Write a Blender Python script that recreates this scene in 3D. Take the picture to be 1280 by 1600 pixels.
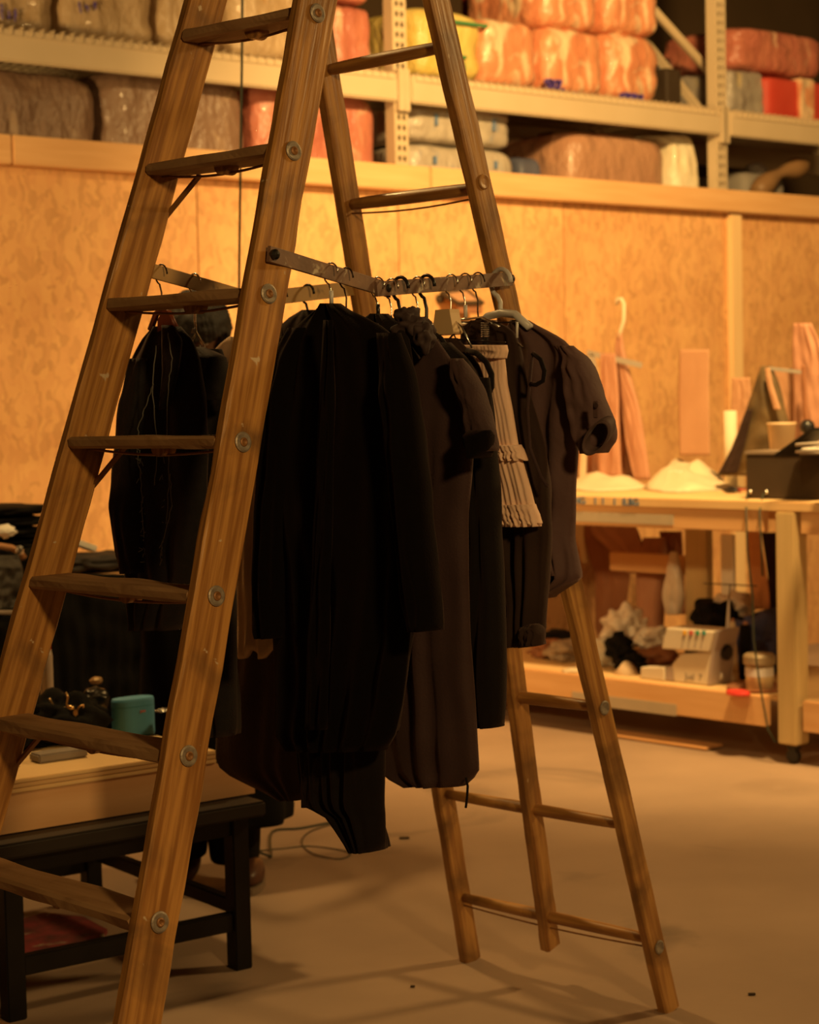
import bpy, bmesh, math, random
from mathutils import Vector, Matrix, noise
random.seed(7)
for o in list(bpy.data.objects): bpy.data.objects.remove(o)
S = bpy.context.scene
COL = S.collection
V = Vector
# ------------------------------------------------------------------ camera
F = 3000.0; ROLL = math.radians(1.3); PITCH = -math.atan(175/3000)
CAM = V((0, 0, 1.5))
_fw = V((0, math.cos(PITCH), math.sin(PITCH))); _r = V((1, 0, 0)); _u = _r.cross(_fw)
RR = _r*math.cos(ROLL) - _u*math.sin(ROLL); UU = _u*math.cos(ROLL) + _r*math.sin(ROLL)
cd = bpy.data.cameras.new('camera'); cam = bpy.data.objects.new('camera', cd); COL.objects.link(cam)
cd.sensor_fit = 'HORIZONTAL'; cd.sensor_width = 36; cd.lens = 36*F/1280
cd.clip_end = 100
m3 = Matrix((RR, UU, -_fw)).transposed()
cam.matrix_world = Matrix.Translation(CAM) @ m3.to_4x4()
cd.dof.use_dof = True; cd.dof.focus_distance = 3.62; cd.dof.aperture_fstop = 6.5
S.camera = cam
# ------------------------------------------------------------------ world, lamps, exposure
w = bpy.data.worlds.new('world'); S.world = w; w.use_nodes = True
w.node_tree.nodes['Background'].inputs[0].default_value = (1, .48, .16, 1)
w.node_tree.nodes['Background'].inputs[1].default_value = .035
S.view_settings.view_transform = 'Standard'; S.view_settings.look = 'None'
S.view_settings.gamma = 1; S.view_settings.use_curve_mapping = False
S.view_settings.exposure = 0
def lamp(name, loc, target, power, size, col=(1, .615, .21), spot=None):
    l = bpy.data.lights.new(name, 'SPOT' if spot else 'AREA'); o = bpy.data.objects.new(name, l); COL.objects.link(o)
    l.energy = power; l.color = col; o.location = loc
    if spot: l.spot_size = math.radians(spot); l.spot_blend = .6; l.shadow_soft_size = size
    else: l.shape = 'DISK'; l.size = size
    o.rotation_euler = (V(target)-V(loc)).to_track_quat('-Z', 'Y').to_euler()
    return o
lamp('lamp_or_fill', (1.7, 6.4, 4.3), (2.0, 9.4, 1.8), 1250, .2, spot=112)
lamp('lamp_or_fill', (-2.9, 5.3, 2.5), (-1.9, 8.3, 1.95), 340, .12, spot=78)
lamp('lamp_or_fill', (3.6, 5.8, 3.4), (.8, 5.6, 0), 85, .5)
lamp('lamp_or_fill', (1.25, .6, 2.6), (-.1, 3.9, 1.2), 56, .3)  # added front fill for the ladder and clothes, no lamp seen there
lamp('lamp_or_fill', (-1.2, 5.6, 3.6), (-1.1, 5.2, .4), 44, .25)  # fill light added over the low table to brighten the pine box
# ------------------------------------------------------------------ pixel -> place helpers
def ray(x, y): return _fw + RR*((x-640)/F) + UU*((800-y)/F)
def U(x, y, Y): r = ray(x, y); return CAM + r*(Y/r.y)
def H(x, y, z): r = ray(x, y); return CAM + r*((z-1.5)/r.z)
def PL(x, y, p, n):
    r = ray(x, y); return CAM + r*((p-CAM).dot(n)/r.dot(n))
def proj(P):
    d = P-CAM; z = d.dot(_fw); return 640+F*d.dot(RR)/z, 800-F*d.dot(UU)/z
def line_at_y(A, B, py):
    lo, hi = -.5, 1.5
    for _ in range(50):
        m = (lo+hi)/2
        if proj(A.lerp(B, m))[1] < py: lo = m
        else: hi = m
    return A.lerp(B, lo)
# ------------------------------------------------------------------ materials
MATS = {}
def mat(name, col, rough=.6, col2=None, scale=8, stretch=(1, 1, 1), bump=.0, bscale=60, bdist=.004, metal=0, sheen=0, coat=0,
        contrast=.5, third=None, dist=0, thirdscale=3, thr=.62, trans=0, spec=.5, detail=6, patch=None, pscale=4, pthr=.5, speck=None, sthr=.70):
    if name in MATS: return MATS[name]
    m = bpy.data.materials.new(name); MATS[name] = m; m.use_nodes = True
    nt = m.node_tree; b = nt.nodes['Principled BSDF']; L = nt.links
    b.inputs['Roughness'].default_value = rough; b.inputs['Metallic'].default_value = metal
    b.inputs['Sheen Weight'].default_value = sheen; b.inputs['Coat Weight'].default_value = coat
    b.inputs['Transmission Weight'].default_value = trans
    b.inputs['Specular IOR Level'].default_value = spec; b.inputs['Sheen Tint'].default_value = (1, .62, .55, 1)
    c = (*col, 1); b.inputs['Base Color'].default_value = c
    tc = nt.nodes.new('ShaderNodeTexCoord'); mp = nt.nodes.new('ShaderNodeMapping')
    mp.inputs['Scale'].default_value = stretch; L.new(tc.outputs['Object'], mp.inputs[0])
    def nz(s, d=0, det=detail):
        n = nt.nodes.new('ShaderNodeTexNoise'); n.inputs['Scale'].default_value = s; n.inputs['Detail'].default_value = det
        n.inputs['Distortion'].default_value = d; L.new(mp.outputs[0], n.inputs['Vector']); return n
    out = None
    if col2:
        n = nz(scale, dist); r = nt.nodes.new('ShaderNodeValToRGB')
        r.color_ramp.elements[0].position = .5-contrast/2; r.color_ramp.elements[1].position = .5+contrast/2
        r.color_ramp.elements[0].color = c; r.color_ramp.elements[1].color = (*col2, 1)
        L.new(n.outputs[0], r.inputs[0]); out = r.outputs[0]
    if third:
        n = nz(thirdscale, 1); r = nt.nodes.new('ShaderNodeValToRGB')
        r.color_ramp.elements[0].position = thr; r.color_ramp.elements[1].position = min(1, thr+.08)
        L.new(n.outputs[0], r.inputs[0]); mx = nt.nodes.new('ShaderNodeMix'); mx.data_type = 'RGBA'
        L.new(r.outputs[0], mx.inputs[0]); mx.inputs[6].default_value = c
        if out: L.new(out, mx.inputs[6])
        mx.inputs[7].default_value = (*third, 1); out = mx.outputs[2]
    for cc_, sc_, th_, wd_ in ((patch, pscale, pthr, .22), (speck, 26, sthr, .03)):
        if cc_:
            n = nt.nodes.new('ShaderNodeTexNoise'); n.inputs['Scale'].default_value = sc_; n.inputs['Detail'].default_value = 5; n.inputs['Distortion'].default_value = .6
            L.new(tc.outputs['Object'], n.inputs['Vector']); r = nt.nodes.new('ShaderNodeValToRGB')
            r.color_ramp.elements[0].position = th_; r.color_ramp.elements[1].position = min(1, th_+wd_); L.new(n.outputs[0], r.inputs[0])
            mx = nt.nodes.new('ShaderNodeMix'); mx.data_type = 'RGBA'; L.new(r.outputs[0], mx.inputs[0]); L.new(out, mx.inputs[6]); mx.inputs[7].default_value = (*cc_, 1); out = mx.outputs[2]
    if out: L.new(out, b.inputs['Base Color'])
    if bump:
        n = nz(bscale); bp = nt.nodes.new('ShaderNodeBump'); bp.inputs['Strength'].default_value = bump
        bp.inputs['Distance'].default_value = bdist; L.new(n.outputs[0], bp.inputs['Height']); L.new(bp.outputs[0], b.inputs['Normal'])
    return m
def osb():
    m = bpy.data.materials.new('osb'); m.use_nodes = True; nt = m.node_tree; L = nt.links; b = nt.nodes['Principled BSDF']
    tc = nt.nodes.new('ShaderNodeTexCoord')
    n = nt.nodes.new('ShaderNodeTexNoise'); n.inputs['Scale'].default_value = 9; L.new(tc.outputs['Object'], n.inputs[0])
    mp = nt.nodes.new('ShaderNodeMapping'); mp.inputs['Rotation'].default_value = (0, .7, 0); mp.inputs['Scale'].default_value = (42, 42, 17)
    add = nt.nodes.new('ShaderNodeVectorMath'); add.operation = 'MULTIPLY_ADD'; add.inputs[1].default_value = (.12, .12, .12)
    L.new(n.outputs[1], add.inputs[0]); L.new(tc.outputs['Object'], add.inputs[2]); L.new(add.outputs[0], mp.inputs[0])
    v = nt.nodes.new('ShaderNodeTexVoronoi'); v.inputs['Scale'].default_value = 1; L.new(mp.outputs[0], v.inputs['Vector'])
    r = nt.nodes.new('ShaderNodeValToRGB'); e = r.color_ramp.elements
    e[0].position = 0; e[0].color = (.60, .33, .14, 1); e[1].position = 1; e[1].color = (.78, .46, .20, 1)
    k = e.new(.45); k.color = (.73, .40, .18, 1)
    sep = nt.nodes.new('ShaderNodeSeparateColor'); L.new(v.outputs['Color'], sep.inputs[0]); L.new(sep.outputs[0], r.inputs[0])
    n2 = nt.nodes.new('ShaderNodeTexNoise'); n2.inputs['Scale'].default_value = 2.2; n2.inputs['Detail'].default_value = 8; L.new(tc.outputs['Object'], n2.inputs[0])
    r2 = nt.nodes.new('ShaderNodeValToRGB'); r2.color_ramp.elements[0].position = .3; r2.color_ramp.elements[0].color = (.80, .72, .66, 1); r2.color_ramp.elements[1].position = .6
    L.new(n2.outputs[0], r2.inputs[0]); mx = nt.nodes.new('ShaderNodeMix'); mx.data_type = 'RGBA'; mx.blend_type = 'MULTIPLY'; mx.inputs[0].default_value = .8
    L.new(r.outputs[0], mx.inputs[6]); L.new(r2.outputs[0], mx.inputs[7]); L.new(mx.outputs[2], b.inputs['Base Color'])
    b.inputs['Roughness'].default_value = .62
    bp = nt.nodes.new('ShaderNodeBump'); bp.inputs['Strength'].default_value = .25; bp.inputs['Distance'].default_value = .01
    L.new(sep.outputs[1], bp.inputs['Height']); L.new(bp.outputs[0], b.inputs['Normal'])
    return m
OSB = osb()
CONC = mat('concrete', (.27, .185, .13), .8, (.36, .25, .175), 1.6, contrast=.45, bump=.12, bscale=30, third=(.20, .14, .10), thirdscale=1.1, thr=.60, detail=9)
LADW = mat('ladder_wood', (.27, .115, .028), .42, (.50, .25, .07), 22, (3.2, 3.2, .16), .45, 34, contrast=.22, third=(.10, .045, .014), thirdscale=2.2, thr=.60, coat=.2, patch=(.13, .065, .026), pscale=5.5, pthr=.52, speck=(.55, .42, .28), sthr=.70)
LADB = mat('ladder_wood_back', (.30, .13, .035), .45, (.52, .27, .08), 22, (3.2, 3.2, .18), .4, 34, contrast=.25, third=(.09, .04, .014), thirdscale=3, thr=.63, coat=.15, patch=(.17, .08, .024), pscale=6, pthr=.47, speck=(.5, .36, .22), sthr=.72)
STEPW = mat('step_wood', (.26, .14, .06), .65, (.40, .24, .12), 14, (3, 3, .3), .25, 30, third=(.46, .33, .20), thirdscale=4, thr=.55, patch=(.17, .08, .03), pscale=7, pthr=.52)
RODM = mat('spreader_painted', (.12, .065, .045), .55, (.24, .14, .10), 14, bump=.2, bscale=40, third=(.50, .42, .32), thirdscale=26, thr=.56, patch=(.30, .17, .10), pscale=14, pthr=.5)
SPRW = mat('spreader_wood', (.30, .17, .06), .55, (.42, .26, .10), 12, third=(.10, .06, .03), thirdscale=16, thr=.6)
ZINC = mat('zinc', (.22, .18, .15), .5, (.36, .31, .25), 60, metal=.35, contrast=.2)
RUST = mat('rusty_steel', (.20, .085, .025), .55, (.32, .15, .05), 30, metal=.3)
STEELW = mat('steel_wire', (.75, .72, .68), .25, metal=1)
BLKP = mat('black_plastic', (.012, .011, .011), .35)
DARKW = mat('dark_wire', (.05, .03, .02), .4, metal=.7)
WHTP = mat('white_plastic', (.62, .60, .60), .38)
PINE = mat('pine', (.66, .37, .16), .58, (.76, .47, .23), 5, (.5, 6, 6), .06, 20, third=(.30, .13, .05), thirdscale=2.3, thr=.74)
PINEV = mat('pine_leg', (.52, .38, .18), .6, (.60, .44, .22), 5, (6, 6, .5), .06, 20)
PLY = mat('plywood', (.72, .47, .22), .6, (.78, .55, .28), 4, (1, 4, 1), .04, 20)
RACK = mat('rack_enamel', (.62, .49, .32), .42, (.68, .54, .37), 4, bump=.03, bscale=12)
VELV = mat('black_velvet', (.0018, .001, .0008), .95, (.003, .0018, .0014), 30, bump=.25, bscale=300, sheen=.05, spec=.08)
JERS = mat('black_jersey', (.0035, .002, .0017), .9, (.006, .0038, .0032), 25, bump=.25, bscale=260, sheen=.08, spec=.2)
CHAR = mat('charcoal_cotton', (.034, .017, .018), .8, (.048, .026, .027), 12, bump=.3, bscale=200, sheen=.15, spec=.25)
SHIRT = mat('shirt_cotton', (.085, .045, .045), .75, (.105, .060, .060), 9, bump=.5, bscale=18, bdist=.01, sheen=.15, spec=.25)
BRWN = mat('brown_black_linen', (.020, .010, .007), .85, (.032, .017, .013), 10, bump=.3, bscale=120, sheen=.12, spec=.2)
DENIM = mat('black_denim', (.006, .005, .005), .85, (.011, .009, .009), 60, bump=.3, bscale=300, sheen=.1, spec=.25)
TANC = mat('tan_cloth', (.52, .34, .21), .8, (.58, .40, .26), 20, bump=.2, bscale=200)
BLUSH = mat('blush_chiffon', (.86, .56, .42), .75, (.90, .64, .50), 20, (8, 8, 1), .2, 80, sheen=.3)
THREAD = mat('grey_thread', (.16, .16, .15), .9)
REDW = mat('red_wood_hanger', (.22, .05, .02), .4)
BLOCK = mat('pale_wood_block', (.66, .46, .24), .5, (.72, .52, .30), 8, (1, 1, .3))
SKIN = mat('skin', (.10, .040, .020), .5, (.12, .05, .026), 10)
HAIR = mat('dark_hair', (.007, .005, .004), .6, (.022, .014, .010), 60, (4, 4, .6), .5, 90)
BLKCL = mat('black_clothes', (.003, .0025, .002), .9, (.006, .005, .004), 20, bump=.3, bscale=90, spec=.2)
BLKST = mat('black_steel', (.004, .003, .0025), .45, (.008, .006, .005), 20, spec=.3)
LEATH = mat('pink_leather', (.42, .20, .12), .75, (.50, .255, .16), 6, bump=.15, bscale=90)
LEATH2 = mat('brown_leather', (.26, .10, .045), .75, (.33, .14, .065), 6, bump=.15, bscale=90)
KRAFT = mat('kraft_pattern', (.44, .235, .13), .8, (.50, .28, .165), 5, bump=.08, bscale=40)
OLIVE = mat('olive_jacket', (.06, .04, .018), .8, (.15, .095, .035), 9, bump=.3, bscale=90)
CREAM = mat('cream_cloth', (.66, .55, .38), .75, (.74, .63, .45), 8, bump=.15, bscale=60)
PAPER = mat('white_card', (.88, .84, .76), .6, (.9, .87, .8), 5)
MACH = mat('machine_plastic', (.60, .54, .44), .42, (.64, .57, .47), 3)
MACHS = mat('machine_side', (.34, .28, .26), .45, (.38, .31, .29), 3)
DKBOX = mat('dark_box', (.035, .020, .009), .75, (.050, .030, .014), 6)
REDP = mat('red_plastic', (.75, .06, .05), .4)
TEAL = mat('teal_plastic', (.075, .30, .52), .55, (.085, .33, .56), 6, bump=.2, bscale=400)
BRASS = mat('brass', (.75, .50, .22), .3, metal=1)
DARKM = mat('dark_metal', (.05, .045, .04), .35, metal=.8)
NAVY = mat('navy_cloth', (.035, .045, .14), .8, (.05, .06, .19), 6, bump=.2, bscale=40)
CLEAR = mat('cloudy_film', (.66, .58, .52), .22, (.80, .72, .62), 9, bump=.6, bscale=14)
GLASSY = mat('jar_glass', (.55, .45, .25), .12, (.65, .52, .30), 4, coat=.6)
BLUEINK = mat('blue_ink', (.12, .20, .36), .7)
VIOINK = mat('violet_ink', (.10, .06, .35), .6)
GREENINK = mat('green_ink', (.05, .22, .08), .6)
CABLE = mat('cable_rubber', (.02, .025, .012), .6)
RUG = mat('red_rug', (.30, .03, .04), .95, (.05, .02, .02), 14, bump=.6, bscale=60, third=(.35, .30, .2), thirdscale=9, thr=.6)
DARKWALL = mat('dark_wall', (.11, .065, .03), .9, (.14, .085, .04), 2)
def film(name, a, b, c=None, s=7, thr=.6):
    return mat(name, a, .34, b, s, (1.6, 1.6, .9), 1, 7, third=c, thirdscale=5, thr=thr, coat=.12, contrast=.35, bdist=.035)
F_GREY = film('grey_film', (.21, .125, .085), (.27, .17, .12), (.38, .26, .18), 5)
F_BEIGE = film('beige_film', (.48, .33, .19), (.58, .42, .26), (.46, .26, .10), 4)
F_PINK = film('pink_film', (.46, .14, .10), (.54, .20, .13), (.66, .38, .26), 5)
F_ORNG = film('salmon_film', (.70, .25, .13), (.76, .36, .19), (.84, .62, .40), 4, .50)  # paler noise patches: cream film and bright highlights put into the colour
F_YELL = film('yellow_sack', (.68, .50, .12), (.72, .56, .20), (.74, .62, .34), 3)
F_WHITE = film('blue_white_film', (.42, .36, .30), (.52, .46, .38), (.30, .32, .38), 6, .60)
F_BRWN = film('brown_pack', (.44, .23, .14), (.52, .29, .18), None, 3)
F_BRWN_LIT = film('brown_pack_lit', (.88, .76, .52), (.92, .84, .64), None, 6)  # paler colour holds the light on the brown pack's right part
F_RED = mat('red_carton', (.55, .05, .03), .6, (.62, .08, .05), 4)
F_SILV = film('silver_film', (.30, .26, .23), (.42, .37, .32), (.52, .42, .26), 6)
DKRED = mat('dark_red_board', (.24, .015, .008), .8)

# ------------------------------------------------------------------ object helpers
def empty(name, loc, label, cat, group=None):
    o = bpy.data.objects.new(name, None); COL.objects.link(o); o.location = loc; o.empty_display_size = .05
    tag(o, label, cat, group); return o
def tag(o, label=None, cat=None, group=None, kind=None):
    if label: o['label'] = label
    if cat: o['category'] = cat
    if group: o['group'] = group
    if kind: o['kind'] = kind
    return o
LOCW = {}
def wloc(o): return LOCW.get(o.name, (V(o.location), Matrix.Identity(3)))
def obj(name, vs, fs, m, parent=None, rot=None, smooth=False, org=None):
    """vs are world points; the object gets its own origin and axes"""
    R = rot or Matrix.Identity(3)
    c = V(org) if org is not None else sum((V(v) for v in vs), V())/len(vs)
    Ri = R.transposed()
    me = bpy.data.meshes.new(name); me.from_pydata([Ri @ (V(v)-c) for v in vs], [], fs); me.update()
    bm = bmesh.new(); bm.from_mesh(me); bmesh.ops.recalc_face_normals(bm, faces=bm.faces); bm.to_mesh(me); bm.free()
    if smooth:
        for p in me.polygons: p.use_smooth = True
    me.materials.append(m); o = bpy.data.objects.new(name, me); COL.objects.link(o)
    W = Matrix.Translation(c) @ R.to_4x4()
    if parent:
        o.parent = parent
        pl, pr = wloc(parent)
        o.matrix_basis = (Matrix.Translation(pl) @ pr.to_4x4()).inverted() @ W
    else: o.matrix_basis = W
    LOCW[o.name] = (c, R)
    return o
class MB:
    def __init__(s): s.v = []; s.f = []
    def add(s, vs, fs):
        n = len(s.v); s.v += [V(v) for v in vs]; s.f += [tuple(i+n for i in f) for f in fs]; return s
    def obox(s, c, ax, ay, az, hx, hy, hz):
        c = V(c); ax, ay, az = V(ax)*hx, V(ay)*hy, V(az)*hz
        s.add([c+ax*i+ay*j+az*k for i in (-1, 1) for j in (-1, 1) for k in (-1, 1)],
              [(0, 1, 3, 2), (4, 6, 7, 5), (0, 4, 5, 1), (2, 3, 7, 6), (0, 2, 6, 4), (1, 5, 7, 3)]); return s
    def bev(s, c, ax, ay, az, hx, hy, hz, b=.004):
        bm = bmesh.new(); bmesh.ops.create_cube(bm, size=2)
        for v in bm.verts: v.co = V((v.co.x*hx, v.co.y*hy, v.co.z*hz))
        bmesh.ops.bevel(bm, geom=bm.edges[:], offset=min(b, hx*.8, hy*.8, hz*.8), segments=2, affect='EDGES')
        c, ax, ay, az = V(c), V(ax), V(ay), V(az); bm.verts.index_update()
        s.add([c+ax*v.co.x+ay*v.co.y+az*v.co.z for v in bm.verts], [[v.index for v in f.verts] for f in bm.faces]); bm.free(); return s
    def tube(s, pts, r, seg=8, rr=None):
        pts = [V(p) for p in pts]; n = len(pts); base = len(s.v); up = V((0, 0, 1))
        pn = None
        for i, p in enumerate(pts):
            t = (pts[min(i+1, n-1)]-pts[max(i-1, 0)]).normalized()
            if pn is None:
                a = up if abs(t.z) < .9 else V((1, 0, 0)); pn = t.cross(a).normalized()
            pn = (pn - t*pn.dot(t)).normalized(); q = t.cross(pn)
            rad = rr[i] if rr else r
            for k in range(seg):
                a = 2*math.pi*k/seg; s.v.append(p+pn*math.cos(a)*rad+q*math.sin(a)*rad)
        for i in range(n-1):
            for k in range(seg):
                a = base+i*seg+k; b = base+i*seg+(k+1) % seg; s.f.append((a, b, b+seg, a+seg))
        s.f.append(tuple(base+k for k in range(seg))); s.f.append(tuple(base+(n-1)*seg+k for k in reversed(range(seg)))); return s
    def lathe(s, c, prof, seg=20, ax=(1, 0, 0), ay=(0, 1, 0), az=(0, 0, 1), cap=True):
        c, ax, ay, az = V(c), V(ax), V(ay), V(az); base = len(s.v)
        for r, z in prof:
            for k in range(seg):
                a = 2*math.pi*k/seg; s.v.append(c+ax*math.cos(a)*r+ay*math.sin(a)*r+az*z)
        n = len(prof)
        for i in range(n-1):
            for k in range(seg):
                a = base+i*seg+k; b = base+i*seg+(k+1) % seg; s.f.append((a, b, b+seg, a+seg))
        if cap:
            s.f.append(tuple(base+k for k in range(seg))); s.f.append(tuple(base+(n-1)*seg+k for k in reversed(range(seg))))
        return s
    def build(s, name, m, parent=None, rot=None, smooth=False, org=None): return obj(name, s.v, s.f, m, parent, rot, smooth, org)
X3, Y3, Z3 = V((1, 0, 0)), V((0, 1, 0)), V((0, 0, 1))
def smooth_path(pts, n=5):
    pts = [V(p) for p in pts]; out = []
    for i in range(len(pts)-1):
        a = pts[max(i-1, 0)]; b = pts[i]; c = pts[i+1]; d = pts[min(i+2, len(pts)-1)]
        for k in range(n):
            t = k/n; out.append(.5*((2*b)+(c-a)*t+(2*a-5*b+4*c-d)*t*t+(3*b-a-3*c+d)*t**3))
    return out+[pts[-1]]
def axes(ax, ay, az): return Matrix((V(ax), V(ay), V(az))).transposed()
def fbox(name, c, ax, ay, az, dx, dy, dz, m, parent=None, b=.004):
    ax, ay, az = V(ax), V(ay), V(az)
    return MB().bev(c, ax, ay, az, dx/2, dy/2, dz/2, b).build(name, m, parent, axes(ax, ay, az), org=V(c))
def plank(name, P, Q, wdir, wid, thk, m, parent=None, wid2=None, rough=.0015, seg=24, b=.18):
    """board from P to Q with worn slightly uneven edges; wid lies across wdir x axis"""
    P, Q = V(P), V(Q); z = (Q-P).normalized(); x = V(wdir); x = (x - z*x.dot(z)).normalized(); y = z.cross(x)
    L = (Q-P).length; wid2 = wid2 or wid; vs, fs = [], []
    ring = []
    for sx, sy in ((-1, -1), (1, -1), (1, 1), (-1, 1)):
        ring += [(sx, sy)]
    sd = random.uniform(0, 50)
    for i in range(seg+1):
        t = i/seg; W = wid+(wid2-wid)*t; c = P.lerp(Q, t)
        for k in range(8):
            sx, sy = ring[k//2]
            bb = b*min(thk, W)*.5
            hx, hy = W/2, thk/2
            # two verts per corner
            along = (k % 2 == 0)
            if sx*sy > 0: dx, dy = (0, bb) if along else (bb, 0)
            else: dx, dy = (bb, 0) if along else (0, bb)
            j = rough*noise.noise(V((sd+t*L*9, k*3.1, 0)))*2
            vs.append(c+x*(sx*(hx-dx)+sx*j)+y*(sy*(hy-dy)+sy*j*.4))
    for i in range(seg):
        for k in range(8):
            a = i*8+k; bq = i*8+(k+1) % 8; fs.append((a, bq, bq+8, a+8))
    fs.append(tuple(range(8))); fs.append(tuple(seg*8+k for k in reversed(range(8))))
    return obj(name, vs, fs, m, parent, axes(x, y, z), org=P)
def lerp_rows(rows, y):
    if y <= rows[0][0]: return rows[0][1], rows[0][2]
    for a, b in zip(rows, rows[1:]):
        if y <= b[0]:
            t = (y-a[0])/(b[0]-a[0]); return a[1]+(b[1]-a[1])*t, a[2]+(b[2]-a[2])*t
    return rows[-1][1], rows[-1][2]
def smooth_rows(rows, n):
    """Catmull-like resample of (y, xl, xr)"""
    ys = [rows[0][0]+(rows[-1][0]-rows[0][0])*i/n for i in range(n+1)]
    out = []
    for y in ys:
        d = (rows[-1][0]-rows[0][0])/n*.6
        a = lerp_rows(rows, y-d) if y-d > rows[0][0] else lerp_rows(rows, y); b = lerp_rows(rows, y+d) if y+d < rows[-1][0] else lerp_rows(rows, y); c = lerp_rows(rows, y)
        out.append((y, (a[0]+b[0]+2*c[0])/4, (a[1]+b[1]+2*c[1])/4))
    return out
def cloth(name, rows, P, n, m, parent=None, thick=.05, folds=5, amp=.012, nr=46, nc=44, seed=None, hem=None, bow=0, top=.35):
    """hanging cloth: closed shell with front and back, its outline on the hanging plane (P, n); folds deepen towards the hem"""
    sd = random.uniform(0, 99) if seed is None else seed
    n = V(n).normalized(); R = smooth_rows(rows, nr); vs, fs = [], []
    N2 = 2*nc
    for i, (y, xl, xr) in enumerate(R):
        t = i/nr
        for k in range(N2):
            s = k/nc if k <= nc else (N2-k)/nc
            fr = 1 if k <= nc else -1
            yy = y
            if hem and t > .75: yy = y + hem*(t-.75)*4*math.sin(s*folds*4.1+sd)
            p = PL(xl+(xr-xl)*s, yy, P, n)
            env = (1-abs(2*s-1)**3.0)**.5 if 0 < s < 1 else 0
            tt = thick/2*env*(top+(1-top)*min(1, t*5))
            ph = folds*6.283*s + 1.5*noise.noise(V((sd, t*2.2, s*2)))*3
            fo = amp*(.25+.75*t)*(.55*math.sin(ph)+.45*math.sin(ph*.53+sd)+.8*noise.noise(V((s*folds*1.3, t*1.2, sd))))*env
            wr = amp*.9*noise.noise(V((s*5+sd, t*7, fr*2.0)))*env
            p = p - n*0 + n*(-fr*tt + fo + wr + bow*(1-(2*s-1)**2))
            vs.append(p)
    for i in range(nr):
        for k in range(N2):
            a = i*N2+k; b = i*N2+(k+1) % N2; fs.append((a, b, b+N2, a+N2))
    for row in (0, nr):
        for k in range(1, nc):
            a, b = row*N2+k, row*N2+k+1; c, d = row*N2+N2-k-1, row*N2+N2-k
            if k+1 == nc: fs.append((a, b, d))
            else: fs.append((a, b, c, d))
        fs.append((row*N2, row*N2+1, row*N2+N2-1))
    return obj(name, vs, fs, m, parent, smooth=True)
def bale(name, cs, m, parent=None, wob=.03, pw=5, seed=None, res=12):
    """soft wrapped bale: cs = (centre, ax, ay, az, hx, hy, hz)"""
    c, ax, ay, az, hx, hy, hz = cs; sd = random.uniform(0, 99) if seed is None else seed
    bm = bmesh.new(); bmesh.ops.create_cube(bm, size=2); bmesh.ops.subdivide_edges(bm, edges=bm.edges[:], cuts=res, use_grid_fill=True)
    vs = []
    for v in bm.verts:
        p = v.co; d = (abs(p.x)**pw+abs(p.y)**pw+abs(p.z)**pw)**(1/pw); q = p/d
        j = 1+wob*noise.noise(V((q.x*2.2+sd, q.y*2.2, q.z*2.2)))*2+wob*.6*noise.noise(V((q.x*6+sd, q.y*6, q.z*6)))
        vs.append(V(c)+ax*(q.x*hx*j)+ay*(q.y*hy*j)+az*(q.z*hz*(j if q.z > 0 else 1)))
    bm.verts.index_update(); fs = [[v.index for v in f.verts] for f in bm.faces]; bm.free()
    return obj(name, vs, fs, m, parent, axes(ax, ay, az), smooth=True)
def blob(name, c, r3, m, parent=None, wob=.25, sub=3, fr=2.5, flat=None, ax=X3, ay=Y3, az=Z3):
    bm = bmesh.new(); bmesh.ops.create_icosphere(bm, subdivisions=sub, radius=1); sd = random.uniform(0, 99); vs = []
    for v in bm.verts:
        p = v.co.normalized(); j = 1+wob*noise.noise(p*fr+V((sd, 0, 0)))*1.6+wob*.22*noise.noise(p*fr*3+V((sd, 0, 0)))
        z = p.z*r3[2]*j
        if flat is not None: z = max(z, flat)
        vs.append(V(c)+ax*p.x*r3[0]*j+ay*p.y*r3[1]*j+az*z)
    bm.verts.index_update(); fs = [[v.index for v in f.verts] for f in bm.faces]; bm.free()
    return obj(name, vs, fs, m, parent, smooth=True)
def text(name, s, c, ax, az, h, m, parent, depth=.002):
    cu = bpy.data.curves.new(name, 'FONT'); cu.body = s; cu.size = h; cu.extrude = depth/2; cu.align_x = 'CENTER'; cu.align_y = 'CENTER'
    o = bpy.data.objects.new(name, cu); COL.objects.link(o)
    dg = bpy.context.evaluated_depsgraph_get(); me = bpy.data.meshes.new_from_object(o.evaluated_get(dg))
    bpy.data.objects.remove(o); ax, az = V(ax), V(az); nn = ax.cross(az)
    vs = [V(c)+ax*v.co.x+az*v.co.y+nn*v.co.z for v in me.vertices]; fs = [list(p.vertices) for p in me.polygons]
    return obj(name, vs, fs, m, parent)

# ================================================================== SETTING
WA = H(0, 213, 2.63); WB = H(1280, 310, 2.63); WD = (WB-WA); WD.z = 0; WD.normalize(); WN = V((WD.y, -WD.x, 0))   # WN faces the camera
WP = V((WA.x, WA.y, 0))
def wall_pt(x, y, off=0): return PL(x, y, WP+WN*off, WN)
def wcoord(p): d = V(p)-WP; return d.dot(WD), d.z
def WW(s, z, off=0): return WP+WD*s+WN*off+Z3*z
fl = obj('floor', [(-14, -3, 0), (16, -3, 0), (16, 22, 0), (-14, 22, 0)], [(0, 1, 2, 3)], CONC, org=(0, 0, 0)); tag(fl, kind='structure')
cl = obj('ceiling', [(-14, -3, 6), (16, -3, 6), (16, 22, 6), (-14, 22, 6)], [(0, 1, 2, 3)], DARKWALL, org=(0, 0, 0)); tag(cl, kind='structure')
far = MB().obox(WW(3, 3, -3.2), WD, WN, Z3, 12, .05, 3).build('wall_far', DARKWALL, rot=axes(WD, WN, Z3)); tag(far, kind='structure')
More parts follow.
